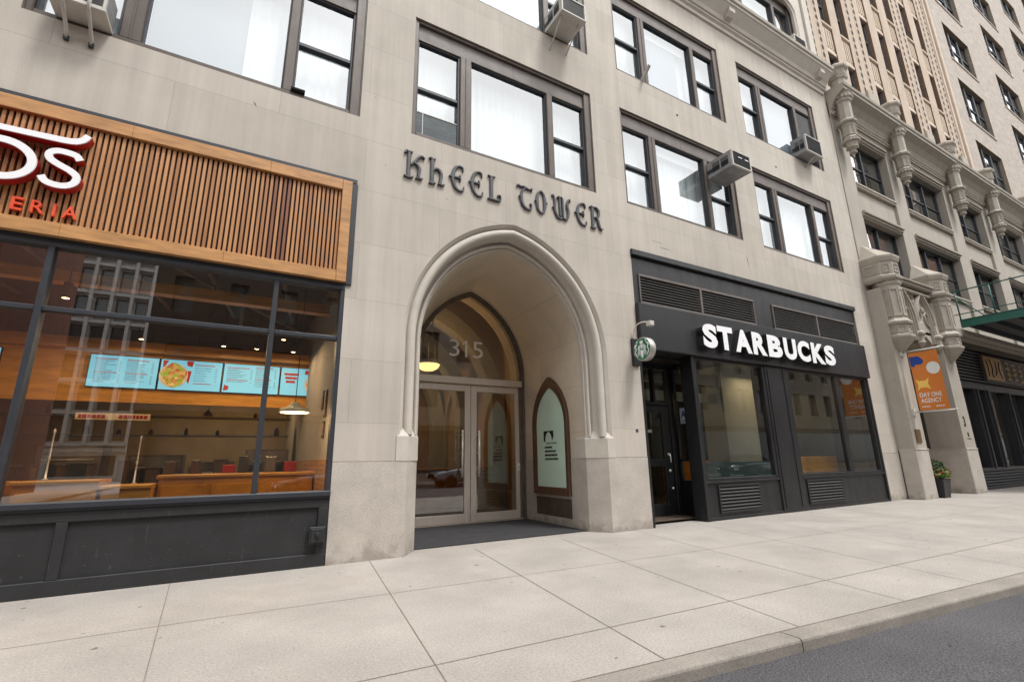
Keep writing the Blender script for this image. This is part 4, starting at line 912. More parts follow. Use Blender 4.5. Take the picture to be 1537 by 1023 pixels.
cardm = mat('card white blue', (.6,.72,.85), .5, .05, 4); cblue = mat('card ink', (.01,.03,.16), .5, .1, 4)
def card(t0_, t1_, z0, z1, label):
    mb = MB(); mb.prism([sp(t0_,.006,z0), sp(t1_,.006,z0), sp(t1_,.014,z0), sp(t0_,.014,z0)], (0,0,z1-z0)); o = mb.build('grade_card', cardm, label=label, cat='card')
    f = MB(); dd = t0_-t1_
    text_mb(f, 'A', 0, 1, z0+.13, z1-.05, 0, -.002, offset=.03, plane=lambda x, y, z: sp(t1_+(t0_-t1_)*(.2+.6*(1-x)) if False else t0_+(t1_-t0_)*(.2+.6*x), .016-y, z)); 
    for k in range(2): f.prism([sp(t0_+(t1_-t0_)*.15,.015,z0+.03+k*.035), sp(t0_+(t1_-t0_)*.85,.015,z0+.03+k*.035), sp(t0_+(t1_-t0_)*.85,.017,z0+.03+k*.035), sp(t0_+(t1_-t0_)*.15,.017,z0+.03+k*.035)], (0,0,.012))
    f.build('card_letter', cblue, o)
card(.75, .42, 2.03, 2.38, 'white and blue letter A hygiene card on the dark side glass beside the cafe door')
# sign letters
ST = empty('cafe_sign', 'large white channel letters with black sides on the black cafe fascia', 'sign')
for ch, a, b in (('S',8.690,9.190),('T',9.185,9.735),('A',9.785,10.405),('R',10.435,10.990),('B',11.03,11.63),('U',11.695,12.25),('C',12.28,12.85),('K',12.915,13.545),('S',13.53,14.06)):
    mb = MB(); text_mb(mb, ch, a, b, 3.625, 4.20, -.10, -.25, mi=1, mis=1, offset=.06)
    text_mb(mb, ch, a+.01, b-.01, 3.635, 4.19, -.25, -.256, mi=0, mis=1, offset=.052)
    mb.build('letter', [X['white'], X['blackside']], ST)
# round projecting sign
RS = empty('round_sign', 'round green and white mermaid logo sign projecting from the stone beside the cafe', 'sign')
mb = MB(); mb.bev(6.775, 6.955, -.045, -.001, 3.10, 3.66, .008); mb.build('wall_plate', X['blackpaint'], RS)
cy, cz = -.36, 3.37
mb = MB(); mb.lathe((6.72,cy,cz), [(.222,0),(.232,.008),(.232,.14),(.222,.15)], 48, axis='x'); mb.box(6.80,6.86,-.14,-.04,3.3,3.44); mb.build('drum', mat('drum aluminium', (.5,.48,.45), .4, .08, 4, metal=.5), RS)
green = mat('sign green', (.01,.15,.075), .35, .06, 3); white = X['white']
mb = MB(); mb.lathe((6.716,cy,cz), [(.0,0),(.215,0),(.215,.004)], 48, axis='x', smooth=False); mb.build('disc', green, RS)
lp = lambda x, y, z: (6.714+y, cy-x, cz+z)      # drawn in x (to the reader's right), z
mb = MB(); S1 = .215
def lr(pts, w, o=0): mb.ribbon([(px_*S1, pz_*S1) for px_, pz_ in pts], [v*S1 for v in (w if isinstance(w, (list, tuple)) else [w]*len(pts))], y0=0, y1=-.002-o, plane=lp, sm=4)
mb.prism([lp(x*S1,-.004,z*S1) for x, z in [(-.16,.50),(-.22,.78),(-.1,.66),(0,.86),(.1,.66),(.22,.78),(.16,.50)]], (.004,0,0))
mb.prism([lp(x*S1,-.003,z*S1) for x, z in [(-.13,.44),(-.15,.2),(-.07,.04),(0,0),(.07,.04),(.15,.2),(.13,.44)]], (.003,0,0))
for s in (-1, 1):
    for k in range(3): lr([(s*(.2+.07*k),.42-.04*k),(s*(.27+.09*k),.15),(s*(.2+.11*k),-.12),(s*(.24+.13*k),-.36),(s*(.18+.13*k),-.62+.04*k)], [.03,.06,.05,.06,.03], .0005*k)
    lr([(s*.62,.52),(s*.80,.30),(s*.70,.05),(s*.84,-.2),(s*.70,-.5),(s*.5,-.72)], [.13,.08,.1,.07,.09,.03], .001)
    lr([(s*.5,.58),(s*.62,.72),(s*.42,.80)], [.03,.1,.02], .001); lr([(s*.72,.5),(s*.86,.42),(s*.93,.2)], [.06,.07,.02], .0015)
lr([(0,-.1),(0,-.4),(0,-.86)], [.16,.22,.06], .002); lr([(-.13,-.2),(-.1,-.5),(-.12,-.8)], [.04,.05,.03]); lr([(.13,-.2),(.1,-.5),(.12,-.8)], [.04,.05,.03])
mb.build('emblem', white, RS)
mb = MB(); lr([(-.09,.28),(-.04,.28)], .03, .003); lr([(.04,.28),(.09,.28)], .03, .003); lr([(0,.26),(.015,.18)], .015, .003); lr([(-.04,.11),(0,.10),(.04,.11)], .02, .003); mb.build('emblem_face', green, RS)
GL = empty('gooseneck_lamp', 'small curved gooseneck lamp above the round sign', 'lamp')
MB().tube(smooth_path([(6.86,-.03,3.66),(6.845,-.05,3.82),(6.85,-.14,3.93),(6.88,-.28,3.96),(6.92,-.40,3.93)], 5), .014, 8).build('arm', X['steel'], GL)
mb = MB(); mb.bev(6.88,7.0,-.48,-.37,3.85,3.95,.012); mb.build('lamp_head', X['ac_white'], GL)
# cafe interior
CI = empty('cafe_interior', parent=B)
mb = MB(); mb.quad((7.0,.3,.05),(16.1,.3,.05),(16.1,7,.05),(7.0,7,.05)); mb.build('interior_floor', mat('cafe floor', (.12,.09,.07), .3, .2, 2), CI)
mb = MB(); mb.quad((7.0,7,0),(16.1,7,0),(16.1,7,3.8),(7.0,7,3.8)); mb.quad((7.0,1.01,0),(7.0,7,0),(7.0,7,3.8),(7.0,1.01,3.8)); mb.quad((16.08,.3,0),(16.08,7,0),(16.08,7,3.8),(16.08,.3,3.8)); mb.build('back_wall', mat('cafe wall', (.075,.075,.06), .7, .3, 1), CI)
mb = MB(); mb.quad((7.0,.3,3.78),(16.1,.3,3.78),(16.1,7,3.78),(7.0,7,3.78)); mb.build('interior_ceiling', X['darkceil'], CI)
colm = mat('beige column', (.55,.55,.48), .8, .08, 1)
mb = MB(); mb.box(11.6,13.0,1.6,2.3,.05,3.78); mb.build('column', colm, CI)
mb = MB(); mb.box(8.7,12.2,1.9,2.0,2.75,3.0); mb.build('beam', colm, CI)
mb = MB(); mb.box(8.7,16.0,1.7,1.9,3.2,3.5); mb.build('duct', X['panelgrey'], CI)
def tableset(x, y, lab):
    t = empty('cafe_bench', lab, 'bench'); MB().bev(x, x+1.7, y, y+.5, .4, .5, .02).build('seat', X['orangewood'], t); MB().bev(x, x+1.7, y-.05, y+.0, .05, 1.25, .02).build('backrest', X['counterwood'], t)
    for q in (x+.05, x+1.55): MB().box(q, q+.08, y+.05, y+.45, .05, .4).build('leg', X['counterwood'], t)
tableset(12.7,1.0,'orange wood bench back low behind the left half of the right cafe window'); tableset(14.7,1.2,'orange wood bench back behind the narrow right cafe pane')
mb = MB(); mb.bev(12.6,15.9,4.4,5.0,.05,1.15,.02); mb.build('bar_counter', X['counterwood'], label='long wooden bar counter at the back of the cafe', cat='counter')
for i, (x, y, z) in enumerate(((9.3,3.4,2.9),(13.9,3.0,2.7),(15.4,3.3,2.8),(8.4,2.2,2.95))):
    o = empty('bulb_lamp', 'small bare warm bulb %s' % ['hanging behind the left cafe window','hanging behind the middle of the right cafe window','hanging behind the narrow right pane of the cafe','hanging inside the cafe beside the door'][i], 'lamp', 'bare bulbs in the cafe')
    MB().lathe((x,y,z), [(0,-.06),(.035,-.03),(.03,.02),(.012,.06)], 12).build('bulb', warm, o); MB().tube([(x,y,z+.05),(x,y,3.78)], .006, 6).build('cord', X['void'], o)
    l = bpy.data.lights.new('lamp_light', 'POINT'); l.energy = 6; l.color = (1,.68,.38); l.shadow_soft_size = .08; lo = bpy.data.objects.new('lamp_light', l); COL.objects.link(lo); lo.location = (x,y,z-.15); lo.parent = o
area('cafe_fill', 12.6, .9, 3.5, 7, 1.0, parent=CI); area('cafe_fill', 15.0, 2.6, 3.6, 6, .5, parent=CI)  # first one added to brighten the pale column; neither has a fixture

# ================================================================== air conditioners and brackets
def ac(x0, x1, y0, y1, z0, z1, body, face, label, kind=0):
    o = empty('window_air_conditioner', label, 'air conditioner')
    w = MB(); w.box(x0+.004, x1-.004, y0+.03, y1, z0, z1); w.build('body', body, o)
    w = MB(); t = .035
    for a, b, c, d in ((x0,x0+t,z0-.004,z1+.004),(x1-t,x1,z0-.004,z1+.004),(x0+t,x1-t,z0-.004,z0+t),(x0+t,x1-t,z1-t,z1+.004)): w.bev(a, b, y0, y0+.05, c, d, .006)
    w.build('face_frame', X['ac_white'], o)
    w = MB(); w.box(x0+t, x1-t, y0+.018, y0+.0295, z0+t, z1-t)
    n = int((x1-x0-2*t)/.022)
    for k in range(n): xx = x0+t+.008+k*.022; w.box(xx, xx+.006, y0+.010, y0+.018, z0+t, z1-t)
    w.build('coil_grille', X['ac_dark'], o)
    w = MB(); dy = (y1-y0)
    for a, b in ((y0+dy*.16, y0+dy*.42), (y0+dy*.48, y0+dy*.74)):
        if kind == 0: w.box(x0-.003, x0+.004, a, b+ (dy*.2 if a > y0+dy*.3 else 0), z0+(z1-z0)*.25, z0+(z1-z0)*.5)
        for k in range(6): zz = z0+(z1-z0)*(.22+.1*k); w.box(x0-.003, x0+.0035, a, b, zz, zz+(z1-z0)*.045)
    w.build('side_vents', X['ac_dark'], o)
    return o
o = ac(10.02, 10.76, -.70, .10, 8.36, 8.80, X['ac_grey'], 0, 'grey air conditioner sticking far out of the window right of the blackletter name')
w = MB(); w.box(10.25,10.40,-.705,-.70,8.62,8.64); w.box(10.52,10.66,-.705,-.70,8.62,8.64); w.build('badge', X['white'], o)
o = ac(4.98, 5.62, -.62, .10, 10.50, 10.93, X['ac_white'], 0, 'air conditioner on strut brackets above the centre window, dark coil face')
for x in (5.05, 5.5): MB().tube([(x,-.5,10.49),(x,-.01,10.02 if x < 5.2 else 10.1)], .014, 6).build('strut', X['ac_white'], o)
o = ac(14.42, 15.30, -.38, .10, 10.47, 11.05, X['ac_grey'], 0, 'grey air conditioner at the lower right of the upper window near the building corner')
MB().tube([(14.9,-.30,10.46),(14.9,-.02,10.22)], .02, 6).build('strut', X['ac_white'], o)
o = ac(-2.60, -2.07, -.32, .10, 6.93, 7.34, X['ac_grey'], 0, 'pale air conditioner on two heavy angle brackets at the top left corner')
mb = MB(); mb.bev(-2.62,-2.055,-.34,.05,6.885,6.925,.008); mb.build('support_tray', X['ac_white'], o)
for x in (-2.46, -2.215):
    MB().tube([(x,-.34,7.5),(x,-.38,7.1),(x,-.37,6.93),(x,-.32,6.82),(x,-.06,6.66),(x,-.02,6.58)], .022, 6).build('bracket', X['ac_white'], o); MB().box(x-.025,x+.025,-.04,-.0,6.55,6.61).build('bracket_foot', X['ac_dark'], o)
o = ac(15.25, 15.95, -.25, .2, 15.05, 15.45, X['ac_white'], 0, 'white air conditioner in the top window above the stone cornice')
# stray support bracket and loose bits
mb = MB(); mb.prism([(7.82,-.0,10.50),(7.82,-.28,10.72),(7.82,-.30,10.66),(7.82,-.0,10.40)], (.06,0,0)); mb.build('support_bracket', X['ac_white'], label='short bare metal bracket left on the sill of the upper window over the cafe', cat='bracket')
mb = MB(); mb.bev(.12,.32,-.02,.10,6.92,6.975,.015); mb.build('sill_box', X['void'], label='small black box lying in the corner of the top left window sill', cat='box')
# dark screen panel in the lower left sash of the centre window, and in the upper right window
mb = MB(); mb.box(2.15,3.02,.115,.125,6.93,7.40); o = mb.build('window_screen', mat('dark acrylic', (.035,.05,.055), .25, .4, 3, stretch=(1,1,3)), label='dark pane filling the lower left sash of the window over the blackletter name', cat='screen')
mb = MB()
for a, b, c, d in ((2.14,3.03,6.92,6.935),(2.14,3.03,7.395,7.41),(2.26,2.275,6.935,7.395),(3.015,3.03,6.935,7.395)): mb.box(a, b, .105, .115, c, d)
mb.build('trim', X['ac_white'], o)
mb = MB(); mb.box(15.05,15.93,.11,.13,11.15,12.45); mb.build('window_board', mat('grey board', (.05,.048,.05), .7, .15, 2), label='dark grey board closing the top right sash above the corner air conditioner', cat='board')
# chips and old fixings in the stone
rs = random.Random(9)
def scar(x0, z0, x1, z1, w_, m_):
    mb = MB(); n = 7; L1, L2 = [], []
    for i in range(n+1):
        t = i/n; x = x0+(x1-x0)*t; z = z0+(z1-z0)*t; h = w_*math.sin(math.pi*min(.97, max(.03, t)))*rs.uniform(.5,1.1); dx, dz = (x1-x0), (z1-z0); l = math.hypot(dx, dz); nx, nz = -dz/l, dx/l
        L1.append((x+nx*h, -.0015, z+nz*h)); L2.append((x-nx*h*rs.uniform(.5,1), -.0015, z-nz*h))
    mb.grid([L1, L2]); mb.build('stone_chip', m_, B, normals=False)
chipm = mat('exposed stone', (.20,.155,.115), .95, .3, 30, bump=.3)
for a in ((11.11,6.46,11.14,6.04,.022),(7.88,5.945,8.30,5.93,.010),(7.62,6.06,8.0,6.05,.006),(4.2,6.02,4.3,5.99,.008),(-.35,6.5,-.3,6.43,.012)): scar(*a, chipm)
for x, z in ((6.765,1.81),(9.02,9.9),(13.2,9.7)):
    mb = MB(); mb.lathe((x,-.0,z), [(.035,0),(.035,-.006),(.02,-.01),(.02,-.002)], 14, axis='y'); mb.build('wall_plug', X['lettergrey'], B)

# ================================================================== ornate neighbour on the right
tan = X['tan'] = mat('painted stone', (.37,.335,.285), .82, .08, 1.2, bump=.12, bscale=50, streak=.07, speck=.05)
tand = mat('painted stone trim', (.35,.315,.265), .8, .1, 3, bump=.12, bscale=30, speck=.06)
N = empty('ornate_building', 'cream gothic revival building with turreted doorway and bracketed cornice, right of the loft building', 'building')
NX0, NX1 = 17.15, 48.0
bays = [(18.05,20.95),(21.95,26.05),(27.2,30.4),(31.7,35.9),(37.0,40.2),(41.4,45.6)]
rowz = [(7.40,9.30),(10.62,12.62)]
mb = MB(); hs_ = [(a,b,5.9 if a > 21.6 else 6.2,13.0) for a,b in bays]
facade(mb, NX0, NX1, 5.6, 13.6, hs_, y=-.02, depth=.45)
mb.quad((NX0,-.02,0),(NX0,-.02,13.6),(NX0,8,13.6),(NX0,8,0)); mb.quad((NX1,0,0),(NX1,8,0),(NX1,8,13.6),(NX1,0,13.6)); mb.quad((NX0,.0,13.6),(NX1,.0,13.6),(NX1,8,13.6),(NX0,8,13.6))
mb.build('wall', tan, N, normals=False)
mb = MB(); hs2 = []
for a, b in bays:
    for c, d in rowz: hs2.append((a+.0,b-.0,c,d))
for a, b in bays:
    z0 = 5.9 if a > 21.6 else 6.2
    for c, d in ((z0, rowz[0][0]), (rowz[0][1], rowz[1][0]), (rowz[1][1], 13.0)): mb.box(a, b, .075, .4, c, d)
mb.build('spandrel', tan, N)
dk = X['darkmetal']; ngl = X['glass_dark']
jag = mat('grey blind', (.33,.34,.33), .7, .1, 2)
for bi, (a, b) in enumerate(bays):
    for ri, (c, d) in enumerate(rowz):
        m_ = empty('window', parent=N)
        w = MB(); w.bev(a-.0, b+.0, -.06, .12, d+.02, d+.10, .02); w.bev(a-.0, b+.0, -.12, .1, d+.10, d+.20, .02); w.box(a, b, .0, .12, d-.03, d+.02); w.build('window_head', tand, m_)
        w = MB(); w.bev(a-.0, b+.0, -.06, .3, c-.10, c, .02); w.bev(a, b, -.03, .1, c-.17, c-.10, .01); w.build('sill', tand, m_)
        w = MB(); n = 3 if b-a > 3.3 else 2; y0, y1 = .24, .34
        w.bev(a, a+.06, y0, y1, c, d, .008); w.bev(b-.06, b, y0, y1, c, d, .008); w.bev(a+.06, b-.06, y0, y1, c, c+.06, .008); w.bev(a+.06, b-.06, y0, y1, d-.08, d, .008)
        st = (b-a-.12)/n
        for k in range(1, n): w.bev(a+.06+st*k-.045, a+.06+st*k+.045, y0-.01, y1, c+.06, d-.08, .008)
        for k in range(n): w.bev(a+.06+st*k+(.045 if k else 0), a+.06+st*(k+1)-(.045 if k < n-1 else 0), y0+.02, y1, c+(d-c)*.5-.03, c+(d-c)*.5+.03, .006)
        w.build('frame', dk, m_)
        for k in range(n):
            p, q = a+.06+st*k, a+.06+st*(k+1)
            MB().quad((p,.30,c+.06),(q,.30,c+.06),(q,.30,d-.08),(p,.30,d-.08)).build('glass_pane', ngl, m_)
            if (bi*3+ri+k) % 3 != 0: 
                zz = c+(d-c)*(.5 if (bi+k) % 2 else .35); MB().box(p+.04, q-.04, .40, .41, zz, d-.08).build('blind', jag, m_)
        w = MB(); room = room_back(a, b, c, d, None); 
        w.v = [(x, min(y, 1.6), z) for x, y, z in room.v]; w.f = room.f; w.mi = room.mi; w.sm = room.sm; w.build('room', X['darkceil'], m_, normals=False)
# cornice, frieze of small leaves
cp = [(0,12.95),(-.04,12.98),(-.04,13.04),(-.10,13.06),(-.10,13.26),(-.13,13.28),(-.15,13.34),(-.22,13.46),(-.38,13.62),(-.56,13.74),(-.60,13.76),(-.60,13.86),(-.64,13.88),(-.66,13.97),(.4,14.05)]
mb = MB(); mb.grid([[(x,y,z) for y,z in cp] for x in (NX0, NX1)]); mb.f.append(list(range(len(cp)))); mb.mi.append(0); mb.sm.append(False); mb.build('cornice', tand, N)
mb = MB(); x = NX0+.2
while x < 38: 
    mb.lathe((x,-.10,13.16), [(.0,-.055),(.05,-.03),(.055,.0),(.03,.05),(.0,.065)], 5, smooth=False); x += .15
mb.build('leaf_frieze', tand, N)
def octp(cx, cy, r, z, sy=1.0): return [(cx+r*math.cos(math.pi/8+i*math.pi/4), cy+r*math.sin(math.pi/8+i*math.pi/4)*sy, z) for i in range(8)]
def octstack(mb, cx, cy, prof, sy=1.0): 
    mb.grid([octp(cx, cy, r, z, sy) for r, z in prof], closed=True); k = len(mb.v)-8*len(prof); mb.f.append([k+i for i in range(8)]); mb.mi.append(0); mb.sm.append(False); e = len(mb.v)-8; mb.f.append([e+i for i in range(8)]); mb.mi.append(0); mb.sm.append(False)
def panels(mb, cx, cy, r, z0, z1, sy=1.0, depth=.02, ins=.16):
    """raised panel frames on the faces of an octagonal shaft"""
    for i in range(8):
        a0, a1 = math.pi/8+i*math.pi/4, math.pi/8+(i+1)*math.pi/4
        p = Vector((cx+r*math.cos(a0), cy+r*math.sin(a0)*sy, 0)); q = Vector((cx+r*math.cos(a1), cy+r*math.sin(a1)*sy, 0))
        nn = ((p+q)/2-Vector((cx, cy, 0))).normalized()*depth
        def bar(t0, t1, za, zb):
            A, C_ = p+(q-p)*t0, p+(q-p)*t1; mb.prism([(A.x,A.y,za),(C_.x,C_.y,za),(C_.x,C_.y,zb),(A.x,A.y,zb)], tuple(nn))
        bar(.04,ins,z0,z1); bar(1-ins,.96,z0,z1); bar(ins,1-ins,z0,z0+(z1-z0)*.09+.012); bar(ins,1-ins,z1-(z1-z0)*.09-.012,z1)
for cx in (17.52, 21.45, 26.62, 31.05, 36.45, 40.8):
    o = empty('cornice_turret', parent=N); cy = -.34; mb = MB()
    octstack(mb, cx, cy, [(.24,11.92),(.25,11.94),(.21,12.0),(.21,12.5),(.29,12.56),(.30,12.62),(.25,12.68),(.22,12.70),(.22,13.36),(.27,13.42),(.30,13.7),(.34,13.76)])
    panels(mb, cx, cy, .21, 12.04, 12.48); mb.build('shaft', tand, o)
    mb = MB(); octstack(mb, cx, cy, [(.02,11.24),(.05,11.36),(.09,11.42),(.08,11.5),(.17,11.60),(.18,11.68),(.21,11.78),(.25,11.92)])
    rr = random.Random(int(cx*10))
    for k in range(16):
        a = k*math.pi/8; 
        for r_, z in ((.23,11.84),(.15,11.62),(.08,11.43)):
            if r_ < .2 and k % 2: continue
            mb.lathe((cx+r_*math.cos(a), cy+r_*math.sin(a), z), [(0,-.06),(.045,-.02),(.04,.03),(0,.05)], 5, smooth=False)
    mb.build('carved_corbel', tand, o)
    mb = MB(); octstack(mb, cx, cy, [(.30,13.96),(.26,14.02),(.25,14.30),(.30,14.36),(.31,14.42),(.27,14.46),(.30,14.68),(.36,14.74),(.38,14.78),(.38,14.84),(.34,14.90),(.1,14.95)])
    panels(mb, cx, cy, .28, 14.46, 14.68, ins=.2); mb.build('crown', tand, o)
    mb = MB()
    for i in range(16):
        a = i*math.pi/8; mb.lathe((cx+.29*math.cos(a), cy+.29*math.sin(a), 13.55), [(0,-.07),(.04,-.02),(.04,.03),(0,.06)], 5, smooth=False)
    mb.build('leaf_band', tand, o)
# turreted doorway
DWs = [(17.16,17.95),(20.72,21.60)]
for i, (a, b) in enumerate(DWs):
    mb = MB(); mb.box(a, b, -.42, .5, 1.42, 6.4); mb.build('door_pier', tan, N)
    mb = MB(); mb.bev(a-.01, b+.012, -.435, 1.2, -.05, 1.40, .012); mb.bev(a-.02, b+.02, -.45, 1.2, 1.38, 1.42, .01); mb.build('granite_base', X['granite'], N)
    c = (a+b)/2; o = empty('door_turret', parent=N); mb = MB(); cy = -.44
    octstack(mb, c+.02, cy, [(.03,4.30),(.10,4.34),(.15,4.40),(.32,4.60),(.40,4.72),(.42,4.76),(.42,4.82),(.36,4.86),(.36,5.12),(.43,5.18),(.44,5.24),(.36,5.32),(.33,5.36),(.33,6.42),(.37,6.48),(.39,6.56)], 1.0)
    panels(mb, c+.02, cy, .36, 4.88, 5.10); panels(mb, c+.02, cy, .33, 5.42, 6.38, depth=.022, ins=.2)
    mb.build('shaft', tand, o)
    plan = [(a-.04,.0),(a-.04,-.52),(c-.2,-.80),(c+.26,-.80),(b+.06,-.52),(b+.06,.0)]
    def sc(pl_, k, z): return [(c+(x-c)*k, y*k, z) for x, y in pl_]
    mb = MB(); mb.grid([sc(plan,.92,6.58), sc(plan,1.02,6.66), sc(plan,1.03,6.74), sc(plan,.96,6.78), sc(plan,.96,7.20), sc(plan,1.0,7.24), sc(plan,1.05,7.36), sc(plan,1.05,7.42)], closed=True)
    k = len(mb.v)-6; mb.v.append((c-.1, -.0, 8.06)); ap = len(mb.v)-1
    for j in range(6): mb.f.append([k+j, k+(j+1) % 6, ap]); mb.mi.append(0); mb.sm.append(False)
    k0 = len(mb.v)-7-6*7; mb.f.append([k0+j for j in range(6)]); mb.mi.append(0); mb.sm.append(False)
    mb.build('cap', tand, o)
    mb = MB(); q = sc(plan,.965,6.78)   # square panels with worn carving on the frieze
    for j in range(5):
        p1, p2 = Vector(q[j]), Vector(q[(j+1) % 6]); dv = (p2-p1); ln = dv.length; dv.normalize(); nn = Vector((dv.y,-dv.x,0)); nn = nn if nn.dot((p1+p2)/2-Vector((c,-.2,6.78))) > 0 else -nn
        e0, e1 = .08, ln-.08
        def fb(s0, s1, za, zb, dd=.016): A, Bq = p1+dv*s0, p1+dv*s1; mb.prism([(A.x,A.y,za),(Bq.x,Bq.y,za),(Bq.x,Bq.y,zb),(A.x,A.y,zb)], tuple(nn*dd))
        fb(e0, e1, 6.85, 6.875); fb(e0, e1, 7.11, 7.135); fb(e0, e0+.025, 6.875, 7.11); fb(e1-.025, e1, 6.875, 7.11)
        s_ = e0+.06
        while s_ < e1-.08: fb(s_, s_+.03, random.uniform(6.9,6.98), random.uniform(7.0,7.09), .012); s_ += .055
    mb.build('frieze', tand, o)
mb = MB(); mb.bev(17.95, 20.72, -.60, .0, 6.86, 6.93, .02); mb.bev(17.95, 20.72, -.54, .0, 6.76, 6.86, .03); mb.bev(17.95, 20.72, -.46, .0, 6.56, 6.66, .02); mb.box(17.95,20.72,-.30,.0,5.2,6.76)
mb.build('door_canopy', tand, N)
mb = MB()
for c in (18.64, 20.03):   # two blind lancets with cusps
    for o_, w_, y1 in ((.62,.09,-.44),(.50,.05,-.40),(.42,.04,-.37)):
        hw = o_; mb.ribbon([(c-hw,4.9),(c-hw,5.5),(c-hw*.93,5.85),(c-hw*.6,6.28),(c,6.62-(.62-o_)*.5),(c+hw*.6,6.28),(c+hw*.93,5.85),(c+hw,5.5),(c+hw,4.9)], w_, y0=-.29, y1=y1, ridge=.5, sm=4)
    for s in (-1, 1):
        mb.ribbon([(c+s*.40,5.5),(c+s*.2,5.62),(c+s*.12,5.85),(c+s*.25,6.0),(c+s*.33,5.95)], .05, y0=-.29, y1=-.36, ridge=.5, sm=4)
        mb.ribbon([(c+s*.66,6.55),(c+s*.5,6.4),(c+s*.60,6.25),(c+s*.70,6.3)], .05, y0=-.29, y1=-.37, ridge=.5, sm=4)
    mb.lathe((c,-.36,6.05), [(0,-.16),(.06,-.05),(.05,.05),(0,.14)], 6, smooth=False)
mb.build('lancet_tracery', tand, N)
for cx in (18.02,19.335,20.66):
    mb = MB(); mb.lathe((cx,-.36,4.75), [(.0,-.12),(.10,-.02),(.16,.08),(.13,.12),(.13,.28),(.19,.36),(.19,.42),(.12,.48),(.09,.8)], 8, smooth=False)
    mb.build('pendant_boss', tand, N)
mb = MB(); mb.grid([[(17.95,-.30,4.2),(18.3,-.30,4.9),(18.64,-.30,5.15),(19.0,-.30,4.98),(19.335,-.30,4.85),(19.7,-.30,4.98),(20.03,-.30,5.15),(20.4,-.30,4.9),(20.72,-.30,4.2)],[(17.95,-.30,5.3)]*1+[(x,-.30,5.3) for x in (18.3,18.64,19,19.335,19.7,20.03,20.4,20.72)]]); mb.grid([[(x,-.30,z) for x,z in ((17.95,4.2),(18.3,4.9),(18.64,5.15),(19.0,4.98),(19.335,4.85),(19.7,4.98),(20.03,5.15),(20.4,4.9),(20.72,4.2))],[(x,.9,z) for x,z in ((17.95,4.2),(18.3,4.9),(18.64,5.15),(19.0,4.98),(19.335,4.85),(19.7,4.98),(20.03,5.15),(20.4,4.9),(20.72,4.2))]], smooth=True)
mb.build('door_arch', tan, N, normals=False)
mb = MB(); mb.box(17.95,18.35,.5,.9,0,5.3); mb.box(18.35,20.72,.9,1.0,0,5.3); mb.build('porch_wall', tan, N)
mb = MB(); mb.bev(18.55,18.70,.8,.9,0,3.2,.01); mb.bev(20.4,20.55,.8,.9,0,3.2,.01); mb.bev(18.70,20.4,.8,.9,3.05,3.2,.01); mb.bev(18.7,20.4,.84,.9,.0,3.05,.01); o = mb.build('street_door', X['walnut'], N)
MB().box(18.9,20.2,.83,.84,.9,2.8).build('glass_pane', mat('door dark glass', (.02,.025,.03), .1, .1, 2), o)
mb = MB(); mb.bev(17.36,17.66,-.455,-.44 if False else -.421,1.60,1.98,.008); mb.build('brass_plaque', mat('dull brass', (.17,.11,.05), .45, .2, 6, metal=.5), label='small brown brass plaque on the first pier of the turreted doorway', cat='plaque')
mb = MB(); text_mb(mb, '3', 21.03, 21.17, 2.12, 2.47, -.421, -.428, offset=.03); text_mb(mb, 'J', 21.03, 21.06, 2.1, 2.12, -.421, -.4285) if False else None
for x, z, w_, h_ in ((21.12,1.92,.10,.02),(21.12,1.80,.02,.12),(21.20,1.80,.02,.12),(21.12,1.86,.10,.02),(21.155,1.80,.02,.06)): mb.box(x, x+w_, -.428, -.4205, z, z+h_)
for k in range(7): mb.box(21.03+k*.045, 21.06+k*.045, -.428, -.4205, 1.72, 1.745)
mb.build('address_numeral', X['void'], label='black numeral three with small marks below it on the second doorway pier', cat='house number')
# banner on two poles
BN = empty('street_banner', 'orange banner with blue, white and yellow shapes hung between two poles on the doorway pier', 'banner')
bx = 17.56
def wave(y, z): return .035*math.sin((y+1.27)*5)+.012*math.sin(z*4)
rows = []
ys = [-.60-.70*i/10 for i in range(11)]
mb = MB(); mb.grid([[(bx+wave(y,2.5+1.72*j/12), y, 2.52+1.73*j/12) for y in ys] for j in range(13)], smooth=True)
mb.grid([[(bx+.006+wave(y,2.5+1.72*j/12), y, 2.52+1.73*j/12) for y in ys] for j in range(13)], smooth=True)
mb.build('cloth', mat('banner orange', (.62,.19,.03), .7, .05, 3), BN, normals=False)
def bshape(pts, m_, nm, off=.004):
    # printed shape, follows the cloth; u 0..1 left to right, v 0..1 up
    w = MB(); w.v = [(bx+wave(-.60-.70*u, 2.52+1.73*v)-off, -.60-.70*u, 2.52+1.73*v) for u, v in pts]; w.f = [list(range(len(pts)))]; w.mi = [0]; w.sm = [False]; w.build(nm, m_, BN, normals=False)
bw_ = mat('banner white', (.75,.75,.72), .7, .03, 3); bb_ = mat('banner blue', (.01,.05,.28), .7, .05, 3); by_ = mat('banner yellow', (.85,.55,.12), .7, .05, 3)
bshape([(.02,.93),(.02,.76),(.12,.75),(.18,.79),(.34,.78),(.46,.82),(.44,.87),(.30,.93)], bb_, 'print_blue')
bshape([(.74+.24*math.cos(2*math.pi*i/28), .70+.105*math.sin(2*math.pi*i/28)) for i in range(28)], bw_, 'print_white')
bshape([(.06,.54),(.18,.50),(.34,.50),(.50,.55),(.44,.46),(.52,.36),(.36,.40),(.20,.39),(.08,.33),(.12,.44)][::-1] if False else [(.06,.535),(.16,.50),(.38,.50),(.50,.545),(.45,.44),(.52,.345),(.37,.385),(.18,.38),(.07,.33),(.12,.43)], by_, 'print_yellow')
bp3 = lambda x, y, z: (bx+wave(-.60-.70*x, z)+y-.004, -.60-.70*x, z)
mb = MB()
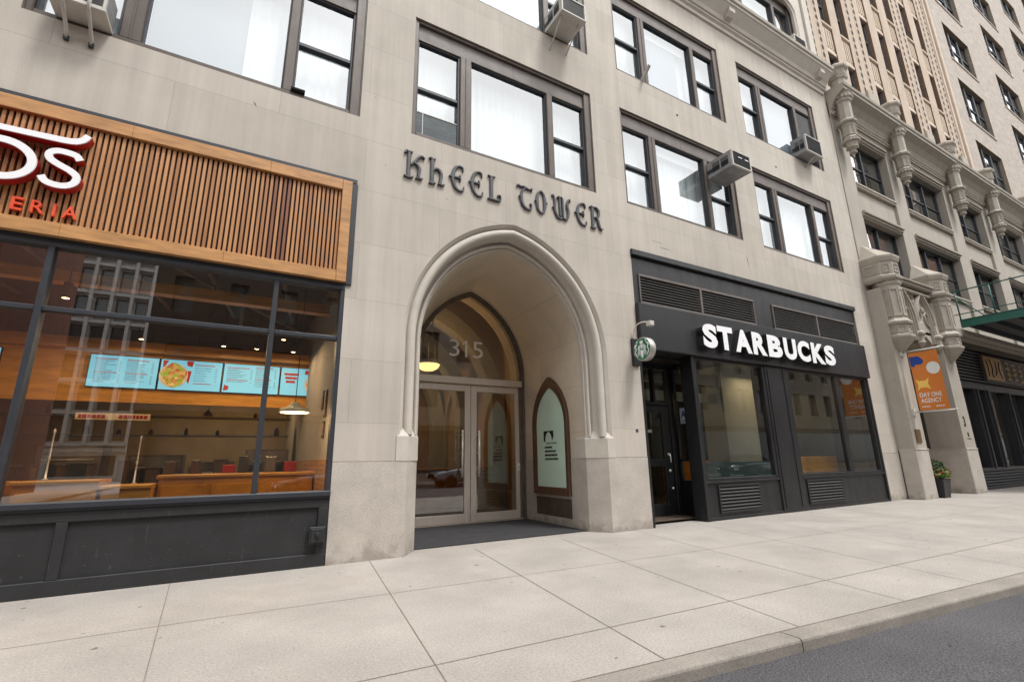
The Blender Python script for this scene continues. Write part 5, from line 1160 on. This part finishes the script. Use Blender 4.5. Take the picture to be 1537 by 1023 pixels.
text_mb(mb, 'DAY ONE', .10, .84, 2.90, 3.03, 0, -.003, offset=.012, plane=bp3); text_mb(mb, 'AGENCY', .10, .80, 2.73, 2.86, 0, -.003, offset=.012, plane=bp3)
for u0, u1 in ((.10,.34),(.56,.84)):
    u = u0
    while u < u1: mb.prism([bp3(u,0,2.60),bp3(u+.022,0,2.60),bp3(u+.022,0,2.635),bp3(u,0,2.635)], (-.003,0,0)); u += .034
mb.build('print_lettering', bw_, BN)
for z, nm in ((4.30,'pole'),(2.48,'pole')):
    mb = MB(); mb.tube([(bx,-.42,z),(bx,-1.42,z)], .022, 10); mb.bev(bx-.06,bx+.06,-.47,-.42,z-.1,z+.1,.01); mb.lathe((bx,-1.42,z), [(.03,0),(.03,-.04),(0,-.05)], 10, axis='y'); mb.build('pole', X['ac_white'], BN)
# planter with leaves and red flowers
PL = empty('planter', 'tapered black planter with green leaves and red flowers between the doorway piers', 'planter')
pcx, pcy = 18.42, -.30; mb = MB()
def sq(r, z): return [(pcx-r,pcy-r,z),(pcx+r,pcy-r,z),(pcx+r,pcy+r,z),(pcx-r,pcy+r,z)]
mb.grid([sq(.19,.0),sq(.25,.50),sq(.265,.505),sq(.265,.535),sq(.235,.535),sq(.23,.46)], closed=True); mb.f.append([0,1,2,3]); mb.mi.append(0); mb.sm.append(False); k = len(mb.v); mb.f.append([k-4,k-3,k-2,k-1]); mb.mi.append(0); mb.sm.append(False); mb.build('pot', X['fascia'], PL)
def leafm(n, c, v=.3): return mat(n, c, .6, v, 9)
rr = random.Random(11)
def leaves(name, m_, cnt, rad, zc, zr, size, off=(0,0)):
    w = MB()
    for i in range(cnt):
        a = rr.uniform(0, 6.283); r_ = rad*math.sqrt(rr.random()); z = zc+zr*(rr.random()-.5)*2*(1-.5*r_/rad); c = Vector((pcx+off[0]+r_*math.cos(a), pcy+off[1]+r_*math.sin(a), z))
        u = Vector((rr.uniform(-1,1), rr.uniform(-1,1), rr.uniform(-.4,1))).normalized(); v_ = u.cross(Vector((rr.uniform(-1,1), rr.uniform(-1,1), rr.uniform(-1,1)))).normalized(); s = size*rr.uniform(.6,1.3)
        w.add([c-u*s, c+v_*s*.4, c+u*s, c-v_*s*.4], [(0,1,2,3)])
    return w.build(name, m_, PL, normals=False)
leaves('foliage', leafm('leaf green', (.055,.13,.02)), 420, .34, .70, .20, .05); leaves('foliage', leafm('leaf dark', (.03,.07,.015)), 300, .27, .90, .22, .05); leaves('foliage', leafm('leaf lime', (.16,.24,.03)), 220, .36, .64, .12, .04)
leaves('flowers', leafm('flower red', (.55,.03,.015)), 120, .34, .76, .14, .03, (.06,-.04)); leaves('flowers', leafm('flower orange', (.7,.18,.03)), 60, .36, .70, .10, .028)
mb = MB()
for i in range(12): a = i*.52; mb.tube([(pcx+.05*math.cos(a),pcy+.05*math.sin(a),.46),(pcx+.2*math.cos(a),pcy+.2*math.sin(a),.8)], .006, 5)
mb.build('stems', leafm('stem', (.05,.08,.02)), PL)
# shop under the green canopy
SH = empty('canopy_shop', parent=N); sx0 = 21.95
mb = MB(); mb.box(sx0, 48, -.16, .1, 5.50, 5.60); mb.bev(sx0-.35, 48, -.30, .0, 5.60, 5.82, .02); mb.box(sx0-.35,48,-.02,.4,5.82,5.9); mb.build('stone_lintel', tand, SH)
mb = MB(); mb.box(sx0, 48, .06, .3, 5.25, 5.50); mb.build('fascia', mat('brown fascia', (.09,.07,.055), .6, .2, 2), SH)
mb = MB(); mb.box(sx0, 48, .20, .3, 3.75, 5.25); mb.build('backing', X['void'], SH)
mb = MB()
for k in range(11): z = 3.86+k*.125; mb.prism([(sx0,.05,z),(sx0,.06,z-.02),(sx0,.19,z+.05),(sx0,.18,z+.085),(sx0,.05,z+.03)], (26,0,0))
mb.build('louvers', mat('slate louver', (.07,.07,.075), .5, .15, 3), SH)
mb = MB(); mb.bev(sx0, 48, .0, .3, 3.62, 3.84, .012); mb.bev(sx0, sx0+.12, .0, .3, .0, 3.62, .01)
for x in (24.05, 25.1, 27.3, 29.4, 31.5): mb.bev(x, x+.42, -.0, .3, .72, 3.62, .02); mb.bev(x+.15, x+.27, -.05, .0, .72, 3.62, .01)
mb.bev(sx0, 48, -.02, .3, .0, .10, .01); mb.bev(sx0, 48, -.02, .3, .62, .74, .012)
mb.build('frame', X['fascia'], SH)
mb = MB()
for k in range(5): z = .14+k*.098; mb.prism([(sx0+.12,-.0,z),(sx0+.12,.02,z-.01),(sx0+.12,.10,z+.05),(sx0+.12,.0,z+.055)], (25,0,0))
mb.box(sx0+.12,48,.11,.2,.1,.62); mb.build('base_louvers', mat('slate louver low', (.055,.06,.07), .5, .15, 3), SH)
MB().quad((sx0,.22,.7),(48,.22,.7),(48,.22,3.62),(sx0,.22,3.62)).build('glass_pane', X['glass_cafe'], SH)
mb = MB(); mb.quad((sx0,2.5,0),(48,2.5,0),(48,2.5,5),(sx0,2.5,5)); mb.quad((sx0,.3,.04),(48,.3,.04),(48,2.5,.04),(sx0,2.5,.04)); mb.quad((sx0,.3,0),(sx0,2.5,0),(sx0,2.5,5),(sx0,.3,5)); mb.build('shop_interior', mat('dim shop', (.09,.07,.06), .8, .4, 1.2), SH, normals=False)
o = empty('gold_sign', 'dark shop sign with worn gold figures under the green canopy', 'sign')
MB().bev(25.45, 34.0, -.06, .0+.04, 4.02, 5.10, .015).build('board', mat('sign brown', (.035,.022,.016), .5, .3, 4), o)
gold = mat('worn gold', (.42,.24,.07), .45, .35, 9, metal=.3); mb = MB(); mb.bev(25.52, 27.35, -.072, -.06, 4.10, 5.02, .01)
rr = random.Random(3)
for k in range(5): 
    x = 27.7+k*.72
    for j in range(4): 
        z = 4.2+j*.21; mb.ribbon([(x+rr.uniform(0,.1),z),(x+.25,z+rr.uniform(-.05,.1)),(x+.5,z+rr.uniform(-.03,.12))], [.05,.07,.03], y0=-.06, y1=-.075, sm=3)
    mb.ribbon([(x+.2,4.18),(x+.24,4.6),(x+.3,4.95)], [.06,.06,.04], y0=-.06, y1=-.078, sm=3)
for j in range(7): mb.ribbon([(31.4,4.2+j*.12),(32.4,4.24+j*.12),(33.8,4.2+j*.12)], .05, y0=-.06, y1=-.074, sm=3)
mb.build('gold_figures', gold, o)
mb = MB()
for x, pts in ((25.75,[(0,4.2),(.05,4.6),(-.02,4.9)]),(26.1,[(0,4.95),(.12,4.6),(.0,4.3),(.15,4.2)]),(26.55,[(-.1,4.3),(.1,4.5),(.12,4.9)]),(27.0,[(.1,4.9),(-.05,4.55),(.12,4.2)])): mb.ribbon([(x+p[0],p[1]) for p in pts], [.06,.09,.05], y0=-.072, y1=-.082, sm=4)
mb.build('dark_figures', X['void'], o)
# green steel canopy with railing
GC = empty('green_canopy', 'green steel canopy with a thin railing over the shop at the far right', 'canopy')
gm = mat('canopy green', (.012,.10,.075), .4, .12, 3); cx0, cx1, cy0, cy1, cz0, cz1 = 23.35, 33.5, -4.2, -.30, 5.86, 6.16
mb = MB(); mb.box(cx0, cx0+.12, cy0, cy1, cz0, cz1); mb.box(cx1-.12, cx1, cy0, cy1, cz0, cz1); mb.box(cx0+.12, cx1-.12, cy0, cy0+.12, cz0, cz1); mb.bev(cx0-.03,cx0+.15,cy0-.03,cy1,cz1-.03,cz1,.005); mb.build('edge_beam', gm, GC)
mb = MB(); mb.box(cx0+.12, cx1-.12, cy0+.12, cy1, cz1-.06, cz1-.02)
mb.build('deck', mat('deck soffit', (.055,.05,.048), .6, .3, 1.5, stretch=(.3,6,1)), GC)
for k in range(6): y = cy0+.6+k*.62; MB().box(cx0+.12, cx1-.12, y, y+.10, cz0+.04, cz1-.06).build('joist', X['darkmetal'], GC)
mb = MB()
for y in [cy1-.02-i*.98 for i in range(5)]: mb.tube([(cx0+.05,y,cz1),(cx0+.05,y,cz1+1.12)], .025, 8)
for z in (cz1+1.12, cz1+.22): mb.tube([(cx0+.05,cy1+.3,z),(cx0+.05,cy0+.05,z)], .025 if z > 7 else .018, 8); mb.tube([(cx0+.05,cy0+.05,z),(cx1-.05,cy0+.05,z)], .025, 8)
for k in range(11): mb.tube([(cx0+.05+k*1.0,cy0+.05,cz1),(cx0+.05+k*1.0,cy0+.05,cz1+1.12)], .022, 6)
mb.tube([(cx0+.05,cy1-.02,cz1+.9),(cx0+.05,cy1-.7,cz1)], .02, 6)
mb.build('railing', gm, GC)

# ================================================================== towers behind the cornice
YT = .9; kt = (YT+7.043)/7.043
def TX(x): return x*kt
def TZ(z): return 1.3+(z-1.3)*kt
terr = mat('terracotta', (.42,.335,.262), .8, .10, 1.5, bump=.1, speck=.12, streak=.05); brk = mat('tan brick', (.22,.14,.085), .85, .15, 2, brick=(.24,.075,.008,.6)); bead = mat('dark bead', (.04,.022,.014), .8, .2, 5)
lt = mat('light terracotta', (.52,.43,.345), .8, .08, 2)
T1 = empty('terracotta_tower', 'tall tan terracotta tower with beaded piers rising behind the cream cornice', 'building')
wins = [(16.2,16.9),(18.1,18.85),(19.5,20.2),(21.72,22.5),(23.27,24.0),(24.8,25.55),(26.77,27.58),(28.42,29.1)]
rows_ = [(13.95,16.36),(17.8,19.97),(21.4,23.58),(25.0,27.2),(28.6,30.8),(32.2,34.4)]
zt = TZ(38)
H2 = [(TX(a),TX(b),13.5,zt) for a, b in wins]
mb = MB(); facade(mb, TX(15.0), TX(30.95), 13.5, zt, H2, y=YT, depth=.001); mb.build('piers', terr, T1, normals=False)
mb = MB(); 
for a, b in wins: mb.quad((TX(a),YT,13.5),(TX(a),YT+.5,13.5),(TX(a),YT+.5,zt),(TX(a),YT,zt)); mb.quad((TX(b),YT,13.5),(TX(b),YT,zt),(TX(b),YT+.5,zt),(TX(b),YT+.5,13.5))
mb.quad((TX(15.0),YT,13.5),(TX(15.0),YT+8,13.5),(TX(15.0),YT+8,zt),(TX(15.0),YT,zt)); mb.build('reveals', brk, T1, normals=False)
for a, b in wins:
    for i in range(len(rows_)-1):
        z0, z1 = TZ(rows_[i][1]), TZ(rows_[i+1][0]); mb = MB(); A, Bb = TX(a), TX(b)
        mb.box(A, Bb, YT+.07, YT+.55, z0, z1); mb.bev(A-.03, Bb+.03, YT-.02, YT+.2, z1-.14, z1, .03); mb.bev(A, Bb, YT+.03, YT+.07, z0, z0+.18, .02)
        w = Bb-A
        for k in range(4): x = A+w*(.1+.235*k); mb.bev(x, x+w*.09, YT+.035, YT+.07, z0+.35, z1-.3, .01)
        mb.build('spandrel', lt, T1)
for a, b in wins:
    for i, (c, d) in enumerate(rows_):
        A, Bb, z0, z1 = TX(a), TX(b), TZ(c), TZ(d)
        mb = MB(); mb.bev(A, A+.09, YT+.16, YT+.26, z0, z1, .01); mb.bev(Bb-.09, Bb, YT+.16, YT+.26, z0, z1, .01); mb.bev(A+.09, Bb-.09, YT+.16, YT+.26, (z0+z1)/2-.05, (z0+z1)/2+.05, .01); mb.box(A+.09, Bb-.09, YT+.16, YT+.26, z1-.1, z1)
        o = mb.build('window', dk, T1)
        if i < 4: MB().quad((A,YT+.21,z0),(Bb,YT+.21,z0),(Bb,YT+.21,z1),(A,YT+.21,z1)).build('glass_pane', X['glass_dark'], o)
mb = MB(); mb.quad((TX(15),YT+1.2,12),(TX(31),YT+1.2,12),(TX(31),YT+1.2,zt),(TX(15),YT+1.2,zt)); mb.build('room', X['darkceil'], T1, normals=False)
def beads(x, z0, z1):
    w = MB(); X0 = TX(x); z = z0; w.bev(X0-.15, X0-.10, YT-.012, YT, z0, z1, .004, 1); w.bev(X0+.10, X0+.15, YT-.012, YT, z0, z1, .004, 1)
    while z < z1: w.add([(X0-.08,YT-.02,z+.06),(X0+.08,YT-.02,z),(X0+.08,YT-.02,z+.20),(X0-.08,YT-.02,z+.26),(X0-.085,YT-.03,z+.03),(X0+.06,YT-.03,z+.1)], [(0,1,2,3)]); z += .40
    return w.build('beaded_strip', [bead, lt], T1, normals=False)
for x in (17.15, 17.75, 20.62, 21.25, 25.85, 26.42, 29.45, 30.0, 30.5): beads(x, 14.6 if x > 29 else 14.9, zt-1)
for x in (17.45, 20.93, 26.13, 29.9): mb = MB(); mb.bev(TX(x)-.42, TX(x)+.42, YT-.12, YT, 13.5, TZ(15.5), .03); mb.build('pier_foot', tand, T1)
mb = MB(); mb.bev(TX(30.72), TX(30.95), YT-.12, YT, 13.5, zt, .03); mb.bev(TX(30.25), TX(30.4), YT-.07, YT, 13.5, zt, .03); mb.build('edge_trim', lt, T1)
T2 = empty('brick_tower', 'pale brick tower with triple sash windows at the far right', 'building')
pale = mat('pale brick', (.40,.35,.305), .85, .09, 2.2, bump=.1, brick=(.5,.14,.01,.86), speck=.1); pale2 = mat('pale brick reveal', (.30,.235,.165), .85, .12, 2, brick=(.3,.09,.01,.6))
wb = [(33.0,36.75),(41.1,45.4),(49.4,53.5),(57.6,61.8),(66,70)]; rb = [(11.0,13.7),(15.0,17.7),(19.0,21.7),(23.05,25.6),(27.2,29.7),(31.2,33.7),(35.2,37.7),(39.2,41.7)]
zt2 = TZ(46); hb = [(TX(a),TX(b),TZ(c),TZ(d)) for a,b in wb for c,d in rb if c > 14]
rl = [h for h in hb]
mb = MB(); facade(mb, TX(30.95)+.001, TX(76), 13.3, zt2, hb, y=YT+.03, depth=.001); mb.build('wall', pale, T2, normals=False)
for a, b, c, d in hb:
    o = empty('window', parent=T2); y = YT+.03
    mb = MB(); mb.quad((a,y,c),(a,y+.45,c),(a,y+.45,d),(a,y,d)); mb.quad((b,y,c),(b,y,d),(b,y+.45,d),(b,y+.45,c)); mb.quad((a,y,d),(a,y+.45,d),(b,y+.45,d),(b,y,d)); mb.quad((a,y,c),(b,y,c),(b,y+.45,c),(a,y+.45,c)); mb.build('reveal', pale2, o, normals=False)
    mb = MB(); mb.bev(a-.06, b+.06, y-.05, y+.16, c-.12, c+.02, .02); mb.build('sill', pale, o)
    mb = MB(); st = (b-a)/3; 
    for k in range(4): x = a+st*k; mb.bev(max(a, x-.10), min(b, x+.10), y+.17, y+.28, c+.02, d, .02)
    for k in range(3): mb.bev(a+st*k+.1, a+st*(k+1)-.1, y+.20, y+.28, (c+d)/2-.05, (c+d)/2+.05, .01); mb.box(a+st*k+.1, a+st*(k+1)-.1, y+.20, y+.28, d-.12, d)
    mb.build('frame', dk, o)
    mb = MB(); mb.quad((a,y+.25,c),(b,y+.25,c),(b,y+.25,d),(a,y+.25,d)); mb.build('glass_pane', X['glass_dark'], o)
    mb = MB(); r2 = random.Random(int(a*7+c*3))
    for k in range(3): 
        if r2.random() < .7: zz = d-(d-c)*r2.choice((.3,.5,.55,.8)); mb.box(a+st*k+.1, a+st*(k+1)-.1, y+.33, y+.34, zz, d)
    if mb.v: mb.build('blind', X['curtain'], o)
mb = MB(); mb.quad((TX(31),YT+2,12),(TX(76),YT+2,12),(TX(76),YT+2,zt2),(TX(31),YT+2,zt2)); mb.build('room', X['darkceil'], T2, normals=False)
mb = MB(); mb.box(TX(30.6),TX(76),YT+2.1,YT+9,13.5,zt2); mb.build('tower_core', pale, T2)

# ================================================================== the other side of the street, seen in the glass
def plain_front(name, label, x0, x1, y, z1, m_, wx, wz, ww, wh, trim, first=1.0, bank=4.2, depth=10, rib_=False):
    o = empty(name, label, 'building'); mb = MB(); hs__ = []
    nx = int((x1-x0)/wx); nz = int((z1-bank)/wz)
    for i in range(nx):
        for j in range(nz): cx = x0+(i+.5)*(x1-x0)/nx; cz = bank+(j+.5)*wz; hs__.append((cx-ww/2,cx+ww/2,cz-wh/2,cz+wh/2))
    # faces the street towards +y: build mirrored
    f = MB(); facade(f, x0, x1, 0, z1, hs__+[(x0+.6,x1-.6,.5,bank-.9)], y=0, depth=.35)
    mb.v = [(vx, y-vy, vz) for vx, vy, vz in f.v]; mb.f = f.f; mb.mi = f.mi; mb.sm = f.sm
    mb.quad((x0,y,0),(x0,y-depth,0),(x0,y-depth,z1),(x0,y,z1)); mb.quad((x1,y,0),(x1,y,z1),(x1,y-depth,z1),(x1,y-depth,0)); mb.quad((x0,y,z1),(x1,y,z1),(x1,y-depth,z1),(x0,y-depth,z1)); mb.quad((x0,y-depth,0),(x1,y-depth,0),(x1,y-depth,z1),(x0,y-depth,z1))
    mb.build('wall', m_, o, normals=False)
    mb = MB(); mb.quad((x0,y-.33,0),(x1,y-.33,0),(x1,y-.33,z1),(x0,y-.33,z1)); mb.build('window_glazing', mat(name+' glazing', (.09,.10,.10), .08, .2, 2, spec=.8), o, normals=False)
    mb = MB(); mb.box(x0, x1, y, y+.25, bank-.6, bank-.3); mb.box(x0, x1, y, y+.35, z1-.5, z1)
    if rib_:
        for i in range(nx+1): x = x0+i*(x1-x0)/nx; mb.box(x-.12, x+.12, y, y+.6, bank, z1-.5)
        for j in range(nz+1): z = bank+j*wz; mb.box(x0, x1, y, y+.45, z-.12, z+.12)
    mb.build('band_course', trim, o); return o
brick_red = mat('red brick', (.20,.062,.035), .85, .15, 2, brick=(.24,.08,.01,.7)); palec = mat('pale concrete', (.5,.49,.47), .8, .08, 2)
plain_front('brick_block', 'red brick apartment block across the street, mirrored at the left of the restaurant glass', -42, -9.3, -18.5, 16.5, brick_red, 2.3, 3.1, 1.15, 1.8, palec)
plain_front('brown_block', 'dark brown brick block across the street, mirrored in the middle of the restaurant glass', -4.1, 7.0, -18.5, 13.5, mat('brown brick', (.075,.05,.038), .85, .12, 2, brick=(.24,.08,.01,.7)), 1.85, 3.2, .8, 1.7, mat('brown trim', (.12,.09,.07), .8, .1, 2))
plain_front('stone_block', 'long buff stone building across the street, mirrored in the cafe windows', 7.05, 88, -18.5, 13.5, mat('buff stone', (.36,.32,.26), .85, .1, 2), 2.6, 3.3, 1.3, 2.0, tand)
plain_front('sky_screen_block', 'unseen plain brown block added far behind the gap to shut out bright sky', -34, 6, -62, 44, mat('brown block', (.07,.045,.035), .85, .2, 1), 4, 3.4, 1.6, 1.9, tand)  # added behind the gap so no bright sky mirrors in the glass
plain_front('grid_tower', 'white concrete grid office block behind the gap across the street, mirrored in the restaurant glass', -13.6, -8.2, -44, 19.4, palec, 1.22, 2.55, .9, 2.0, palec, bank=3, rib_=True)
plain_front('far_tower', 'tall dark brick tower down the street, mirrored in the upper panes at right', 96, 190, -19.5, 62, mat('dull brick', (.22,.13,.09), .85, .15, 2, brick=(.3,.1,.01,.7)), 2.8, 3.3, 1.4, 2.1, tand)
def car(x, y, paint, label):
    o = empty('parked_car', label, 'car', 'cars parked across the street'); gz = -.13
    secs = [(-2.25,.55,.62,.70),(-2.15,.38,.80,.80),(-1.5,.30,.92,.86),(-.9,.28,.98,.88),(0,.28,1.0,.88),(.9,.28,.98,.88),(1.6,.30,.90,.86),(2.1,.36,.78,.80),(2.28,.5,.62,.68)]
    rows = []
    for dx, zb, zt_, hw in secs:
        rows.append([(x+dx,y-hw*.96,gz+zb),(x+dx,y-hw,gz+zb+.15),(x+dx,y-hw,gz+zt_-.14),(x+dx,y-hw*.93,gz+zt_),(x+dx,y+hw*.93,gz+zt_),(x+dx,y+hw,gz+zt_-.14),(x+dx,y+hw,gz+zb+.15),(x+dx,y+hw*.96,gz+zb)])
    mb = MB(); mb.grid(rows, smooth=True, closed=True)
    for k in (0, len(mb.v)-8): mb.f.append([k+i for i in range(8)]); mb.mi.append(0); mb.sm.append(False)
    mb.build('body', paint, o)
    g = MB(); r1 = [[(x+dx, y+s*hw, gz+z) for s in (-1, 1)] for dx, hw, z in ((-1.75,.80,.93),(-1.05,.66,1.42),(.35,.66,1.45),(1.15,.80,.97))]
    g.grid(r1); 
    for s in (-1, 1): g.v += [(x+dx, y+s*hw, gz+z) for dx, hw, z in ((-1.75,.80,.93),(-1.05,.66,1.42),(.35,.66,1.45),(1.15,.80,.97))]; k = len(g.v); g.f.append([k-4,k-3,k-2,k-1]); g.mi.append(0); g.sm.append(False)
    g.build('windows', mat('car glass', (.02,.025,.03), .05, .05, 2, spec=.9), o)
    MB().bev(x-1.0, x+.3, y-.63, y+.63, gz+1.425, gz+1.475, .02).build('roof', paint, o)
    for dx in (-1.42, 1.4):
        for s in (-1, 1):
            w = MB(); w.lathe((x+dx, y+s*.80, gz+.33), [(.20,-.1),(.32,-.1),(.335,-.07),(.335,.07),(.32,.1),(.20,.1)], 24, axis='y'); t = w.build('wheel', X['void'], o)
            w = MB(); w.lathe((x+dx, y+s*.80, gz+.33), [(.0,-.08),(.2,-.1),(.2,.1),(.0,.08)], 12, axis='y'); w.build('rim', X['chrome'], t)
    for s in (-1, 1): MB().bev(x-2.27, x-2.12, y+s*.62-.14, y+s*.62+.14, gz+.58, gz+.70, .03).build('headlight', X['white'], o); MB().bev(x+2.16, x+2.29, y+s*.62-.14, y+s*.62+.14, gz+.56, gz+.70, .03).build('tail_light', X['red'], o)
paint = mat('car paint silver', (.35,.37,.4), .25, .03, 2, metal=.5, coat=1); paint2 = mat('car paint black', (.02,.02,.025), .2, .03, 2, coat=1); paint3 = mat('car paint white', (.6,.6,.6), .25, .03, 2, coat=1)
car(11.5, -13.0, paint, 'silver car across the street, mirrored in the entrance doors'); car(20.5, -13.1, paint3, 'white car across the street, mirrored in the left cafe window'); car(29, -13.1, paint2, 'black car across the street, mirrored low in the right cafe window'); car(3.5, -13.0, paint2, 'black car across the street, mirrored in the right end of the restaurant glass')
